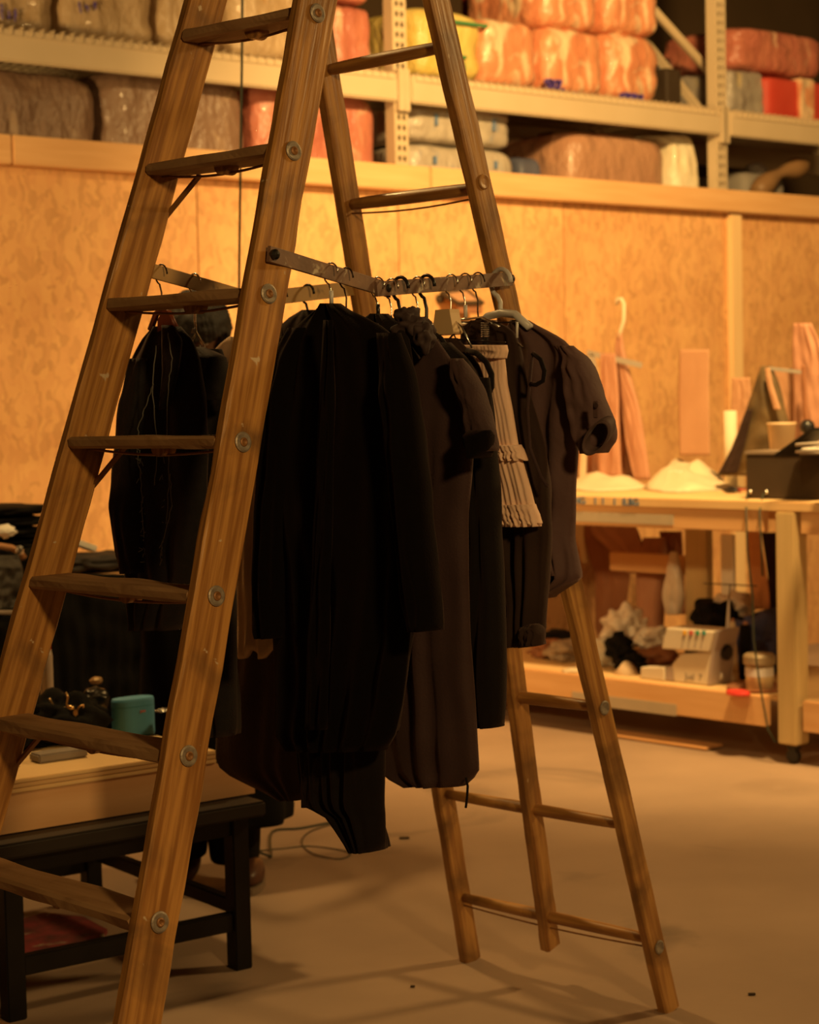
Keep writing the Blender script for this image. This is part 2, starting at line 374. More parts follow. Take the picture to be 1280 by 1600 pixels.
# OSB partition
wb = bpy.data.objects.new('wall_back', None); COL.objects.link(wb); wb.location = WP; wb['kind'] = 'structure'; LOCW[wb.name] = (V(wb.location), Matrix.Identity(3))
seams = [-3.2, -1.98, -.76] + [wcoord(wall_pt(x, 330))[0] for x in (308, 622, 880, 1130)]
s = seams[-1]
while s < 9: s += 1.22; seams.append(s)
for a, b in zip(seams, seams[1:]):
    fbox('panel', WW((a+b)/2, 1.27, -.006), WD, WN, Z3, b-a-.006, .012, 2.54, OSB, wb, .001)
sb0 = wcoord(wall_pt(1144, 400))[0]
t1 = fbox('trim_1', WW(sb0, 1.25, .019), WD, WN, Z3, .09, .037, 2.50, mat('batten_pine', (.80, .55, .28), .6, (.86, .62, .34), 4, (6, 6, .5)), None); tag(t1, kind='structure')
t2 = bpy.data.objects.new('trim_2', None); COL.objects.link(t2); t2.location = WP; t2['kind'] = 'structure'; LOCW[t2.name] = (V(t2.location), Matrix.Identity(3))
cuts = [-3.2, wcoord(wall_pt(8, 230))[0], wcoord(wall_pt(660, 270))[0], 6.4, 9.5]
for a, b in zip(cuts, cuts[1:]):
    fbox('cap_board', WW((a+b)/2, 2.570, .02), WD, WN, Z3, b-a-.004, .09, .122, PINE, t2, .006)

# ================================================================== PALLET RACK
RO = -.38
def RP(x, y, off=0): return PL(x, y, WP+WN*(RO+off), WN)
def rc(x, y, off=0): return wcoord(RP(x, y, off))
rack = empty('pallet_rack', WW(rc(875, 0)[0], 0, RO), 'cream enamelled pallet rack with slotted uprights standing behind the board wall', 'storage rack')
beam_z1 = rc(0, 45)[1]; beam_z0 = rc(0, 97)[1]
beam_z = (beam_z0+beam_z1)/2; bh = beam_z1-beam_z0
up_s = [rc(625, 100)[0], rc(1127, 150)[0]]; gap = up_s[1]-up_s[0]
ups = [up_s[0]-gap*1.02, up_s[0], up_s[1], up_s[1]+gap*1.02]
uw = .085
def upright(s0):
    m = MB(); z = .0; H2 = 4.7
    for dx in (-1, 0, 1): m.obox(WW(s0+dx*(uw/2-.008), H2/2, RO), WD, WN, Z3, .008 if dx else .007, .003, H2/2)
    k = 0
    while z < H2:
        m.obox(WW(s0, z, RO), WD, WN, Z3, uw/2, .0028, .013); z += .052
    for dx in (-1, 1): m.obox(WW(s0+dx*uw/2, H2/2, RO-.035), WD, WN, Z3, .0025, .036, H2/2)
    return m.build('upright', RACK, rack, axes(WD, WN, Z3))
for s0 in ups:
    upright(s0)
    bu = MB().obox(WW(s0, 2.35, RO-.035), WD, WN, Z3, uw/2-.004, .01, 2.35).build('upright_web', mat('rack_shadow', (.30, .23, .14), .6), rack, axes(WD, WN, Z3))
    # rear leg and diagonal braces of the frame
    fbox('rear_leg', WW(s0, 2.35, RO-1.05), WD, WN, Z3, uw, .07, 4.7, RACK, rack)
    for z0 in (2.0, 3.1, 4.0):
        a, b = WW(s0-.02, z0+.0, RO-.08), WW(s0-.02, z0+1.0, RO-1.0)
        plank('brace', a, b, WD, .03, .05, RACK, rack, seg=2, rough=0)
for a, b in zip(ups, ups[1:]):
    L = b-a-uw
    fbox('beam', WW((a+b)/2, beam_z, RO+.012), WD, WN, Z3, L, .05, bh, RACK, rack, .008)
    fbox('beam', WW((a+b)/2, beam_z, RO-1.05), WD, WN, Z3, L, .05, bh, RACK, rack, .008)
    for q in (a, b):
        sg = 1 if q == a else -1
        fbox('beam_plate', WW(q+sg*.012, beam_z-.01, RO+.02), WD, WN, Z3, .05, .03, bh+.07, RACK, rack, .004)
    m = MB(); z = beam_z+bh/2
    k = a+uw/2+.03
    while k < b-uw/2:
        m.obox(WW(k, z+.004, RO-.5), WD, WN, Z3, .003, .56, .003)
        m.obox(WW(k, z-.012, RO+.041), WD, WN, Z3, .003, .003, .019); k += .05
    for t in (-.03, -.3, -.6, -.9): m.obox(WW((a+b)/2, z+.002, RO+t), WD, WN, Z3, L/2, .003, .003)
    m.obox(WW((a+b)/2, z-.03, RO+.041), WD, WN, Z3, L/2-.03, .003, .003)
    o = m.build('wire_deck', RACK, rack, axes(WD, WN, Z3)); o['kind'] = 'stuff'
fbox('brace', (RP(1075, 75, -.25)), *( (lambda d: (d, WN, d.cross(WN)))((RP(1112, 120, -.25)-RP(1035, 35, -.25)).normalized())), 1.05, .03, .05, RACK, rack)

deck = beam_z1+.012
def pack(name, x0, x1, y0, y1, m, label, off=-.12, dep=.7, wob=.02, zb=None, pw=9, grp=None, cat='package', lift=0):
    a = RP(x0, (y0+y1)/2, off); b = RP(x1, (y0+y1)/2, off); sa, sb = wcoord(a)[0], wcoord(b)[0]
    for u_ in ups:
        if sa < u_+.062 and sb > u_-.062 and sb-sa > .12:
            if u_-sa > sb-u_: sb = u_-.062
            else: sa = u_+.062
    xm = (x0+x1)/2; zt = wcoord(RP(xm, y0, off))[1]; zb2 = wcoord(RP(xm, y1, off))[1] if zb is None else zb
    c = WW((sa+sb)/2, (zt+zb2)/2, RO+off-dep/2)
    o = bale(name, (c, WD, WN, Z3, (sb-sa)/2/(1+wob*1.3), dep/2/(1+wob), (zt-zb2)/2), m, None, wob, pw)
    tag(o, label, cat, grp); return o, (sa, sb, zb2, zt, RO+off)
def scribble(o, s, z, off, w, h, m, n=3):
    mb = MB()
    for k in range(n):
        x = s-w/2+w*k/max(1, n-1)
        pts = [WW(x+random.uniform(-.3, .3)*w/n, z+random.uniform(-.5, .5)*h, off+.012) for _ in range(5)]
        mb.tube(pts, .0045, 5)
    return mb.build('marker_scribble', m, o)
o, q = pack('wrapped_bale', -70, 92, -60, 46, F_BEIGE, 'beige film-wrapped bale with a blue scrawl, leftmost on the upper rack shelf', zb=deck)
scribble(o, wcoord(RP(32, 14))[0], wcoord(RP(32, 14))[1], q[4], .07, .08, VIOINK, 3)
o, q = pack('wrapped_bale', 97, 246, -60, 66, F_BEIGE, 'beige film-wrapped bale, second from the left on the upper rack shelf', zb=deck)
scribble(o, wcoord(RP(155, 6))[0], wcoord(RP(155, 6))[1], q[4], .08, .07, VIOINK, 3)
pack('wrapped_bale', 249, 352, -60, 84, F_BEIGE, 'beige film-wrapped bale seen behind the left ladder rail on the upper shelf', zb=deck)
o, q = pack('wrapped_bale', 355, 515, -70, 96, F_BEIGE, 'beige film-wrapped bale crossed by the hanging cable on the upper shelf', zb=deck)
scribble(o, wcoord(RP(345, 68))[0], wcoord(RP(345, 68))[1], q[4], .05, .08, VIOINK, 2)
pack('wrapped_bale', 520, 606, 8, 112, F_PINK, 'pink film-wrapped bale between the ladder top and the slotted upright', zb=deck)
pack('wrapped_bale', 522, 612, -70, 6, F_PINK, 'pink film-wrapped bale lying on top of the pink bale at the ladder top', off=-.14)
o, q = pack('insulation_sack', 645, 762, 12, 126, F_YELL, 'yellow sack with green print beside the slotted upright', wob=.022, pw=6, zb=deck, off=-.08, cat='sack')
sx, sz = wcoord(RP(733, 104)); sx -= .0
mb = MB()
for k, (dx, dz, hh) in enumerate(((-.02, 0, .035), (0, .005, .055), (.022, 0, .035))):
    mb.add([WW(sx+dx-.013, sz+dz, q[4]+.02), WW(sx+dx, sz+dz+hh, q[4]+.02), WW(sx+dx+.013, sz+dz, q[4]+.02), WW(sx+dx, sz+dz-.03, q[4]+.02),
            WW(sx+dx-.013, sz+dz, q[4]-.02), WW(sx+dx, sz+dz+hh, q[4]-.02), WW(sx+dx+.013, sz+dz, q[4]-.02), WW(sx+dx, sz+dz-.03, q[4]-.02)],
           [(0, 1, 2, 3), (7, 6, 5, 4), (0, 4, 5, 1), (1, 5, 6, 2), (2, 6, 7, 3), (3, 7, 4, 0)])
mb.build('leaf_mark', GREENINK, o)
mb = MB()
for yy, xa, xb in ((30, 720, 775), (84, 720, 742)):
    a, b = wcoord(RP(xa, yy)), wcoord(RP(xb, yy)); mb.obox(WW((a[0]+b[0])/2, a[1], q[4]+.01), WD, WN, Z3, (b[0]-a[0])/2, .008, .008)
mb.build('print_line', GREENINK, o)
pack('insulation_sack', 752, 850, 26, 138, F_ORNG, 'pale pink and clear film sack right of the yellow sack', wob=.022, pw=6, zb=deck, off=-.08, cat='sack')
o, q = pack('insulation_sack', 852, 950, 42, 152, F_ORNG, 'salmon film sack with violet stamps under the upper pair of sacks', wob=.02, pw=7, zb=deck, off=-.08, cat='sack')
text('violet_stamp', '5Y7,', WW(wcoord(RP(880, 130))[0], wcoord(RP(880, 130))[1], q[4]+.01), WD, Z3, .075, VIOINK, o, .03)
text('violet_stamp', 'EUR', WW(wcoord(RP(908, 146))[0], wcoord(RP(908, 146))[1], q[4]+.01), WD, Z3, .04, VIOINK, o, .03)
o, q = pack('insulation_sack', 950, 1042, 50, 168, F_ORNG, 'salmon film sack slumped at the right end of its row', wob=.035, pw=6, zb=deck, off=-.08, cat='sack')
text('violet_stamp', 'EUR 2', WW(wcoord(RP(1003, 150))[0], wcoord(RP(1003, 150))[1], q[4]+.0), WD, Z3, .06, VIOINK, o, .05)
pack('insulation_sack', 848, 942, -50, 44, F_ORNG, 'salmon film sack lying on top, left one of the upper pair', wob=.02, pw=7, off=-.08, cat='sack')
pack('insulation_sack', 945, 1038, -50, 52, F_ORNG, 'salmon film sack lying on top, right one of the upper pair', wob=.02, pw=7, off=-.08, cat='sack')
a = RP(795, 20, -.9); fb = fbox('foam_board', WW(wcoord(a)[0], deck+.45, RO-.92), WD, WN, Z3, .62, .1, .9, DKRED, None); tag(fb, 'dark red board standing behind the yellow and pale sacks', 'board')
a = RP(1040, 82, -.62); c0 = WW(wcoord(a)[0], deck, RO-.62)
tb = MB().lathe(c0, [(.05, 0), (.05, .36), (.035, .40), (0.012, .41)], 18).build('steel_canister', mat('bright_steel', (.75, .77, .8), .3, metal=.6), smooth=True); tag(tb, 'bright bluish canister half hidden behind the slumped salmon sack', 'canister')
o, q = pack('carton', 1042, 1085, 108, 174, DKBOX, 'dark carton beside the rack upright on the upper shelf', dep=.2, off=-.25, wob=.01, pw=12, zb=deck, cat='box')
o, q = pack('wrapped_bale', 1088, 1116, 112, 176, F_SILV, 'narrow clear-wrapped pack just left of the right upright', off=-.50, dep=.3, wob=.02, zb=deck)
o, q = pack('wrapped_bale', 1140, 1204, 108, 186, F_SILV, 'silvery film-wrapped pack just right of the right upright', off=-.12, wob=.03, zb=deck)
o, q = pack('carton', 1198, 1300, 124, 196, F_RED, 'bright red carton at the right end of the upper shelf', off=-.1, wob=.006, pw=14, zb=deck, cat='box')
for k in range(1):
    fbox('film_wrap', WW(wcoord(RP(1275, 160))[0]+.02, (q[2]+q[3])/2, RO-.3), WD, WN, Z3, .14, .45, q[3]-q[2]+.01, F_ORNG, o, .01)
o, q = pack('wrapped_bale', 1152, 1300, 46, 116, F_PINK, 'long reddish film-wrapped pack lying across the silver pack and red carton', off=-.1, wob=.03, pw=7)
o, q = pack('carton', 1128, 1160, 52, 108, F_RED, 'dull red carton behind the right upright on the upper shelf', off=-.86, wob=.004, pw=14, cat='box', zb=deck, dep=.15)
# shelf below the beam
low = 2.32
for a, b in zip(ups, ups[1:]):
    fbox('beam', WW((a+b)/2, low-.07, RO+.012), WD, WN, Z3, b-a-uw, .05, .13, RACK, rack, .008)
    fbox('deck_board', WW((a+b)/2, low-.01, RO-.52), WD, WN, Z3, b-a-uw, 1.0, .018, mat('deck_board', (.35, .25, .15), .8), rack, .002)
pack('wrapped_bale', -90, 158, 106, 225, F_GREY, 'grey film-wrapped bale at the far left above the board wall', zb=low, off=-.08, wob=.015)
pack('wrapped_bale', 162, 392, 112, 240, F_GREY, 'grey film-wrapped bale behind the left ladder rail above the board wall', zb=low, off=-.08, wob=.015)
o, q = pack('wrapped_bale', 397, 604, 138, 262, F_PINK, 'large pink film-wrapped bale left of the slotted upright under the beam', zb=low, off=-.08, wob=.012)
o, q = pack('wrapped_carton', 640, 806, 168, 226, F_WHITE, 'blue and white wrapped carton, upper of the two under the beam', off=-.08, wob=.012, pw=9, cat='box')
zt = q[2]
for xx in (697, 787): MB().obox(WW(wcoord(RP(xx, 195))[0], (q[2]+q[3])/2+.02, q[4]+.002), WD, WN, Z3, .008, .006, .03).build('blue_stripe', BLUEINK, o)
o, q = pack('wrapped_carton', 638, 812, 227, 285, F_WHITE, 'blue and white wrapped carton, lower of the two under the beam', off=-.08, wob=.012, pw=9, cat='box', zb=low)
for xx in (695, 790): MB().obox(WW(wcoord(RP(xx, 255))[0], q[3]-.09, q[4]+.002), WD, WN, Z3, .010, .006, .02).build('blue_stripe', BLUEINK, o)
o, q = pack('plastic_bin', 812, 852, 243, 278, mat('blue_grey_bin', (.10, .11, .17), .5), 'small blue-grey bin in the dark gap under the beam', off=-.3, wob=.01, pw=8, cat='bin', zb=low)
o, q = pack('carton', 864, 888, 205, 285, mat('brown_card', (.34, .24, .13), .7), 'narrow brown carton in the gap left of the big wrapped pack', off=-.83, dep=.15, wob=.005, pw=14, cat='box', zb=low)
o, q = pack('wrapped_bale', 888, 1052, 206, 298, F_BRWN, 'big brown wrapped pack under the beam beside the right upright', zb=low, off=-.08, wob=.012, pw=7)
o, q = pack('wrapped_bale', 1054, 1118, 208, 298, F_BRWN_LIT, 'lit right part of the big brown pack, its light put into the colour', zb=low, off=-.08, wob=.03, pw=6)  # lit end of the brown pack, built as a separate paler block
o, q = pack('carton', 1165, 1232, 268, 306, mat('grey_card', (.30, .27, .24), .7), 'grey carton in the dark bay at the right end', zb=low, off=-.3, wob=.01, pw=10, cat='box')
a = RP(1205, 262, -.3); o = blob('cloth_bundle', WW(wcoord(a)[0]+.03, wcoord(a)[1], RO-.45), (.07, .07, .05), mat('grey_cloth', (.45, .42, .40), .8), None, .2); tag(o, 'small grey cloth bundle on the grey carton in the right bay', 'bundle')
a, b = RP(1205, 300, -.1), RP(1262, 262, -.1)
mb = MB(); pts = [a+(b-a)*t+WN*(-.12) + Z3*(.03*math.sin(t*3)) for t in [i/8 for i in range(12)]]; mb.tube(pts, .06, 12, [.05+.018*math.sin(i*.9) for i in range(12)])
o = mb.build('carpet_roll', mat('brown_hide', (.24, .13, .05), .5, (.34, .20, .10), 4), smooth=True); tag(o, 'bent brown roll leaning in the dark right bay of the rack', 'roll')
o = blob('paper_bundle', WW(wcoord(RP(1270, 275, -.1))[0]+.06, low+.15, RO-.16), (.14, .1, .13), mat('pale_brown_paper', (.5, .36, .25), .6), None, .1); tag(o, 'pale brown wrapped bundle cut by the right edge of the photo', 'bundle')

# ================================================================== CABLE
cx = [U(380, -160, 6.3), U(378, 100, 6.3), U(374, 400, 6.3), U(372, 800, 6.3), U(374, 1180, 6.3)]
e0 = V((cx[-1].x, 6.3, .004))
o = MB().tube([V((cx[0].x, 6.3, 4.6))]+cx+[V((cx[-1].x+.01, 6.3, .05)), V((cx[-1].x+.05, 6.28, .02))]+smooth_path([V((cx[-1].x+.1, 6.26, .006)), H(425, 1300, .004), H(470, 1294, .004), H(530, 1282, .004), H(580, 1270, .004)]), .0045, 6).build('hanging_cable', CABLE, smooth=True)
tag(o, 'dark green cable hanging straight down behind the ladder', 'cable')
o = MB().tube(smooth_path([H(x, y, .004) for x, y in ((395, 1330), (440, 1326), (480, 1322), (520, 1326), (548, 1333), (530, 1342), (490, 1334), (472, 1318), (480, 1302), (510, 1290), (545, 1284))]), .0022, 6).build('thin_wire', CABLE, smooth=True)
tag(o, 'thin wire looped on the concrete under the long black dress', 'wire')

# ================================================================== LADDER
A0 = V((-.167, 3.80, 2.256)); D0 = V((-.0489, -.0829, -.2754))
N_top, N_bot = A0-D0*2.3, A0-D0*(A0.z/D0.z)
L0 = U(308, 50, 4.02); L5 = U(10, 1130, 3.80); dl = (L5-L0)/5
L_top = L0-dl*2.2; L_bot = L0-dl*(L0.z/dl.z)
BR_bot = H(1045, 1578, 0); BL_bot = H(735, 1500, 0)
BR_top = U(596, -372, 4.02); BL_top = U(432, -372, 4.22)
uN = (L_bot-N_bot); uN.z = 0; uN.normalize()
uB = (BL_bot-BR_bot); uB.z = 0; uB.normalize()
vdir = V((-uN.y, uN.x, 0)) if (-uN.y*.6+uN.x*.8) > 0 else V((uN.y, -uN.x, 0))
lad = empty('step_ladder', ((N_bot+L_bot+BR_bot+BL_bot)/4), 'tall old wooden folding ladder with clothes hanging from its spreader bars', 'ladder')
rN = plank('rail', N_top, N_bot, uN, .025, .108, LADW, lad, seg=60, rough=.003, b=.2)
# width tapers: rebuilt as explicit boards with depth along v
def rail(P, Q, u, thk, w0, w1, m, seg=70, rg=.003):
    P, Q = V(P), V(Q); z = (Q-P).normalized(); x = (u-z*u.dot(z)).normalized(); y = z.cross(x); vs, fs = [], []; sd = random.uniform(0, 99)
    sgn = [(-1, -1), (1, -1), (1, 1), (-1, 1)]
    for i in range(seg+1):
        t = i/seg; c = P.lerp(Q, t); w = w0+(w1-w0)*t
        for k, (sx, sy) in enumerate(sgn):
            for j in (0, 1):
                b = .004+.003*max(0, noise.noise(V((sd+t*22, k*5, j)))*2)
                first = (j == 0)
                if sx*sy > 0: dx, dy = (0, b) if first else (b, 0)
                else: dx, dy = (b, 0) if first else (0, b)
                e = rg*noise.noise(V((sd+t*26, sy*7.0, 1)))
                vs.append(c+x*sx*(thk/2-dx)+y*sy*(w/2-dy+e))
    for i in range(seg):
        for k in range(8):
            a = i*8+k; b = i*8+(k+1) % 8; fs.append((a, b, b+8, a+8))
    fs.append(tuple(range(8))); fs.append(tuple(seg*8+k for k in reversed(range(8))))
    return obj('rail', vs, fs, m, lad, axes(x, y, z), org=P)
bpy.data.objects.remove(rN)
rail(N_top, N_bot, uN, .026, .096, .090, LADW)
rail(L_top, L_bot, uN, .026, .086, .104, LADW)
rail(BR_top, BR_bot, uB, .030, .062, .056, LADB)
rail(BL_top, BL_bot, uB, .030, .062, .058, LADB)
# centre rail of the back section
mt = BR_top.lerp(BL_top, .5); mbm = H(860, 1478, 0)
def onback(px, py):
    nb = (BR_bot-BL_bot).cross(BR_top-BR_bot).normalized(); return PL(px, py, BR_bot, nb)
rail(onback(777, 860), onback(860, 1478), uB, .030, .056, .052, LADB, 30)
# top cap
capc = (N_top+L_top+BR_top+BL_top)/4
fbox('top_cap', V((capc.x, capc.y, N_top.z-.0)), uN, vdir, Z3, .42, .30, .03, LADW, lad)
# steps
mb_w = []
for k in range(-1, 9):
    pn = A0+D0*k; tl = (pn.z-L0.z)/dl.z; pl = L0+dl*tl
    if k > 7.9: continue
    pn2 = pn+(pl-pn).normalized()*.012; pl2 = pl-(pl-pn).normalized()*.012
    x = (pl2-pn2); x.z = 0; x.normalize(); y = Z3.cross(x)
    plank('step', pn2, pl2, y, .092, .024, STEPW, lad, rough=.003, seg=20, b=.5)
    # truss rod bowed below the step
    pts = []
    for i in range(13):
        t = i/12; pts.append(pn2.lerp(pl2, t)+V((0, 0, -.013-.012*math.sin(t*math.pi))))
    MB().tube(pts, .0028, 6).build('truss_rod', RUST, lad, smooth=True)
    mid = pn2.lerp(pl2, .46)
    MB().lathe(mid+V((0, 0, -.012))-y*.015, [(.020, 0), (.020, .03)], 20, x, Z3*.8, y).build('truss_block', LADW, lad)
    # small angled brace under the step by the far rail
    q = pl2
    if k in (1, 3, 5):
        plank('step_brace', pl+dl*(.10/abs(dl.z))+x*.0-y*.046, q-x*.065+V((0, 0, -.012))-y*.044, y, .012, .006, RUST, lad, seg=2, rough=0)
    # washers
    fn = -uN
    zc = pn+fn*.0145
    lat = (N_bot-N_top).normalized(); latp = fn.cross(lat)
    MB().lathe(zc, [(.019, 0), (.019, .0015), (.016, .003), (.008, .002)], 22, lat, latp, fn).build('washer', ZINC, lad, smooth=False)
    MB().lathe(zc+fn*.002, [(.0085, 0), (.0085, .002), (.006, .0035), (.0025, .001)], 14, lat, latp, fn).build('rod_end', RUST, lad)
    zc = pl-fn*.0145
for yy in (285, 1105, 1478):   # washers on the back right rail
    p = line_at_y(BR_top, BR_bot, yy); fn = -uB; lat = (BR_bot-BR_top).normalized()
    MB().lathe(p+fn*.0165, [(.017, 0), (.017, .0015), (.014, .003), (.007, .0015)], 20, lat, fn.cross(lat), fn).build('washer', ZINC if yy > 300 else LADB, lad)
# rungs
ta = (line_at_y(BR_top, BR_bot, 72)-BR_top).length; tb_ = (line_at_y(BR_top, BR_bot, 1468)-BR_top).length; LB = (BR_bot-BR_top).length
LL = (BL_bot-BL_top)
for k in range(8):
    d = ta+(tb_-ta)*k/7; pr = BR_top.lerp(BR_bot, d/LB)
    t = (pr.z-BL_top.z)/(BL_bot.z-BL_top.z); pl = BL_top.lerp(BL_bot, t)
    pts = [pr.lerp(pl, i/12) for i in range(13)]; rr = [.0115+.004*math.sin(min(1, max(0, i/12))*math.pi)**.5 for i in range(13)]
    z = (pl-pr).normalized(); MB().tube(pts, .015, 12, rr).build('rung', LADB, lad, axes(z.cross(Z3).normalized(), z.cross(z.cross(Z3)).normalized(), z), smooth=True, org=pr)
    if k in (1, 2, 7):
        MB().tube([pr.lerp(pl, i/8)+V((0, 0, -.020-.008*math.sin(i/8*math.pi))) for i in range(9)], .0022, 6).build('truss_rod', RUST, lad, smooth=True)
# near spreader (the clothes rod)
RA = U(425, 398, 3.63); RC = line_at_y(BR_top, BR_bot, 437)-uB*.022; RH = U(600, 451, (RA.y+RC.y)/2-.02)
RA = RA
d = (RH-RA).normalized()
sp1 = plank('spreader_bar', RA-d*.01, RH+d*.02, -uN, .008, .030, RODM, lad, rough=.0006)
sp2 = plank('spreader_bar', RH-(RC-RH).normalized()*.035+(-uN)*.009, RC+(-uN)*.009, -uN, .008, .030, RODM, lad, rough=.0006)
for P in (RA, RH, RC): MB().lathe(P-uN*.004, [(.010, 0), (.010, .008), (.006, .012), (0.001, .013)], 14, Z3, vdir, -uN).build('rivet', DARKM, lad)
# far spreader
FA = U(222, 419, 3.99)-uN*0; FC = line_at_y(BL_top, BL_bot, 449); FH = U(398, 468, (FA.y+FC.y)/2)
plank('spreader_bar', FA, FH+(FH-FA).normalized()*.02, uN, .008, .030, SPRW, lad, rough=.0006)
plank('spreader_bar', FH+uN*.009, FC+uN*.004, uN, .008, .034, SPRW, lad, rough=.0006)
MB().lathe(U(210, 413, 3.955), [(.012, 0), (.012, .004), (.006, .010), (.001, .011)], 16, Z3, vdir, -uN).build('bolt', RUST, lad)

def near_rod(px):
    for A, B in ((RA, RH), (RH, RC)):
        xa, xb = proj(A)[0], proj(B)[0]
        if xa <= px <= xb or B is RC:
            lo, hi = 0, 1
            for _ in range(40):
                m = (lo+hi)/2
                if proj(A.lerp(B, m))[0] < px: lo = m
                else: hi = m
            return A.lerp(B, lo) + (V((0, 0, 0)) if A is RA else -uN*.009)
def far_rod(px):
    for A, B in ((FA, FH), (FH, FC)):
        xb = proj(B)[0]
        if px <= xb or B is FC:
            lo, hi = 0, 1
            for _ in range(40):
                m = (lo+hi)/2
                if proj(A.lerp(B, m))[0] < px: lo = m
                else: hi = m
            return A.lerp(B, lo)
# ================================================================== HANGERS
ag = -uN            # garments hang across the rod: local right, towards the camera's right
gn = V((ag.y, -ag.x, 0));
if gn.y > 0: gn = -gn                       # faces the camera
def hanger(P, label, m, r=.0018, neck=.05, half=.08, drop=.065, hookr=.021, group=None, armr=None, sleeve=None, flip=1, bar=False, yaw=0, sh=0):
    """P on the rod; the hook goes over it"""
    t = empty('clothes_hanger', P, label, 'hanger', group)
    a = ag*flip
    top = P+Z3*(.017+r)
    ctr = top-Z3*hookr
    pts = []
    for i in range(15):
        th = math.radians(-70+ (i/14)*250)      # from the free tip over the bar and down
        pts.append(ctr+a*(-hookr*math.cos(th+math.pi)*-1)*(-1)+Z3*hookr*math.sin(th) if False else ctr+a*(hookr*math.cos(math.pi-th+math.radians(0)))*1+Z3*hookr*math.sin(th))
    low_ = pts[0]
    ap = P-Z3*(neck+.02)
    # the curve starts at the tip (right), ends left; keep the side that leads down to the neck
    tail = pts[-1] if pts[-1].z > pts[0].z-.5 else pts[0]
    path = pts[::-1] if (pts[-1]-pts[0]).dot(a) > 0 else pts
    path = [p for p in path]
    end = path[-1]
    path += [end.lerp(ap, .35)+a*.004, end.lerp(ap, .7), ap]
    # free tip is first, neck is last
    MB().tube(path, r, 8).build('hook', m, t, smooth=True)
    if sleeve: MB().tube([ap+Z3*.004, ap+Z3*.030], .0042, 8).build('neck_sleeve', sleeve, t, smooth=True)
    ar = armr or r*1.3
    l, rt = ap-ag*half-Z3*drop, ap+ag*half-Z3*drop
    mb = MB(); mb.tube([l, l.lerp(ap, .5)+Z3*.012, ap, ap.lerp(rt, .5)+Z3*.012, rt], ar, 8)
    if bar: mb.tube([l, rt], ar, 8)
    mb.build('shoulder_bar', m, t, smooth=True)
    return t, ap
GH = 'hangers on the near spreader bar'
# ================================================================== GARMENTS
def gar(name, P, label, cat='garment'):
    return empty(name, P, label, cat)
# --- front: big black velvet cardigan
P = near_rod(517); Pc = P
hanger(P, 'silver wire hanger with a white neck holding the long black cardigan', STEELW, neck=.045, sleeve=WHTP)
g = gar('long_cardigan', P-Z3*.1, 'long black velvet cardigan, foremost on the near spreader bar', 'cardigan')
cloth('body', [(474, 508, 524), (490, 487, 556), (505, 468, 590), (530, 448, 620), (570, 436, 632), (650, 428, 640), (760, 415, 645), (880, 425, 648), (1000, 428, 640), (1100, 434, 628), (1150, 436, 616), (1172, 452, 600)],
      P, gn, VELV, g, .07, 6, .012, nr=60)
cloth('sleeve', [(512, 452, 482), (560, 428, 470), (650, 418, 462), (800, 408, 456), (900, 405, 452), (990, 405, 448), (996, 410, 446)], P+gn*.02, gn, VELV, g, .07, 2, .008, nc=20, seed=3)
cloth('sleeve', [(520, 590, 622), (580, 600, 640), (700, 612, 655), (820, 625, 668), (940, 640, 680), (985, 650, 682)], P+gn*.025, gn, VELV, g, .07, 2, .008, nc=20, seed=5)
cloth('front_edge', [(500, 505, 520), (600, 500, 522), (800, 492, 520), (1000, 482, 515), (1140, 478, 512)], P+gn*.058, gn, VELV, g, .018, 1, .006, nc=12)
# --- wire hanger beside
P = near_rod(541)
hanger(P, 'dark wire hanger next to the white-necked one', DARKW, neck=.055)
g = gar('black_dress', P-Z3*.12, 'long black dress with a stepped asymmetric hem hanging lowest', 'dress')
cloth('body', [(505, 530, 590), (560, 480, 600), (700, 470, 602), (900, 466, 600), (1100, 466, 596), (1200, 470, 595), (1262, 476, 594), (1265, 505, 594), (1300, 535, 594), (1329, 560, 593)], P, gn, JERS, g, .07, 7, .012, nr=60)
cloth('hem_panel', [(1180, 472, 512), (1230, 470, 505), (1262, 471, 500)], P+gn*.03, gn, JERS, g, .012, 2, .004, nr=14, nc=16)
# --- black knit top third
P = near_rod(590)
hanger(P, 'thin silver hanger with a black neck left of the thick black hook', STEELW, neck=.045, sleeve=BLKP)
g = gar('knit_top', P-Z3*.1, 'black knit tunic with a straight hem behind the velvet cardigan', 'tunic')
cloth('body', [(490, 585, 600), (502, 562, 622), (530, 540, 640), (700, 540, 655), (900, 540, 672), (1000, 540, 640), (1144, 530, 616)], P, gn, JERS, g, .07, 5, .010, nr=50)
P = near_rod(607)
hanger(P, 'silver wire hanger just left of the thick black hook', STEELW, neck=.06)
g = gar('sleeveless_top', P-Z3*.12, 'black sleeveless top pressed between the knit tunic and the hooded dress', 'top')
cloth('body', [(512, 590, 622), (540, 570, 640), (700, 562, 655), (860, 565, 668), (958, 570, 660)], P, gn, VELV, g, .05, 4, .008)
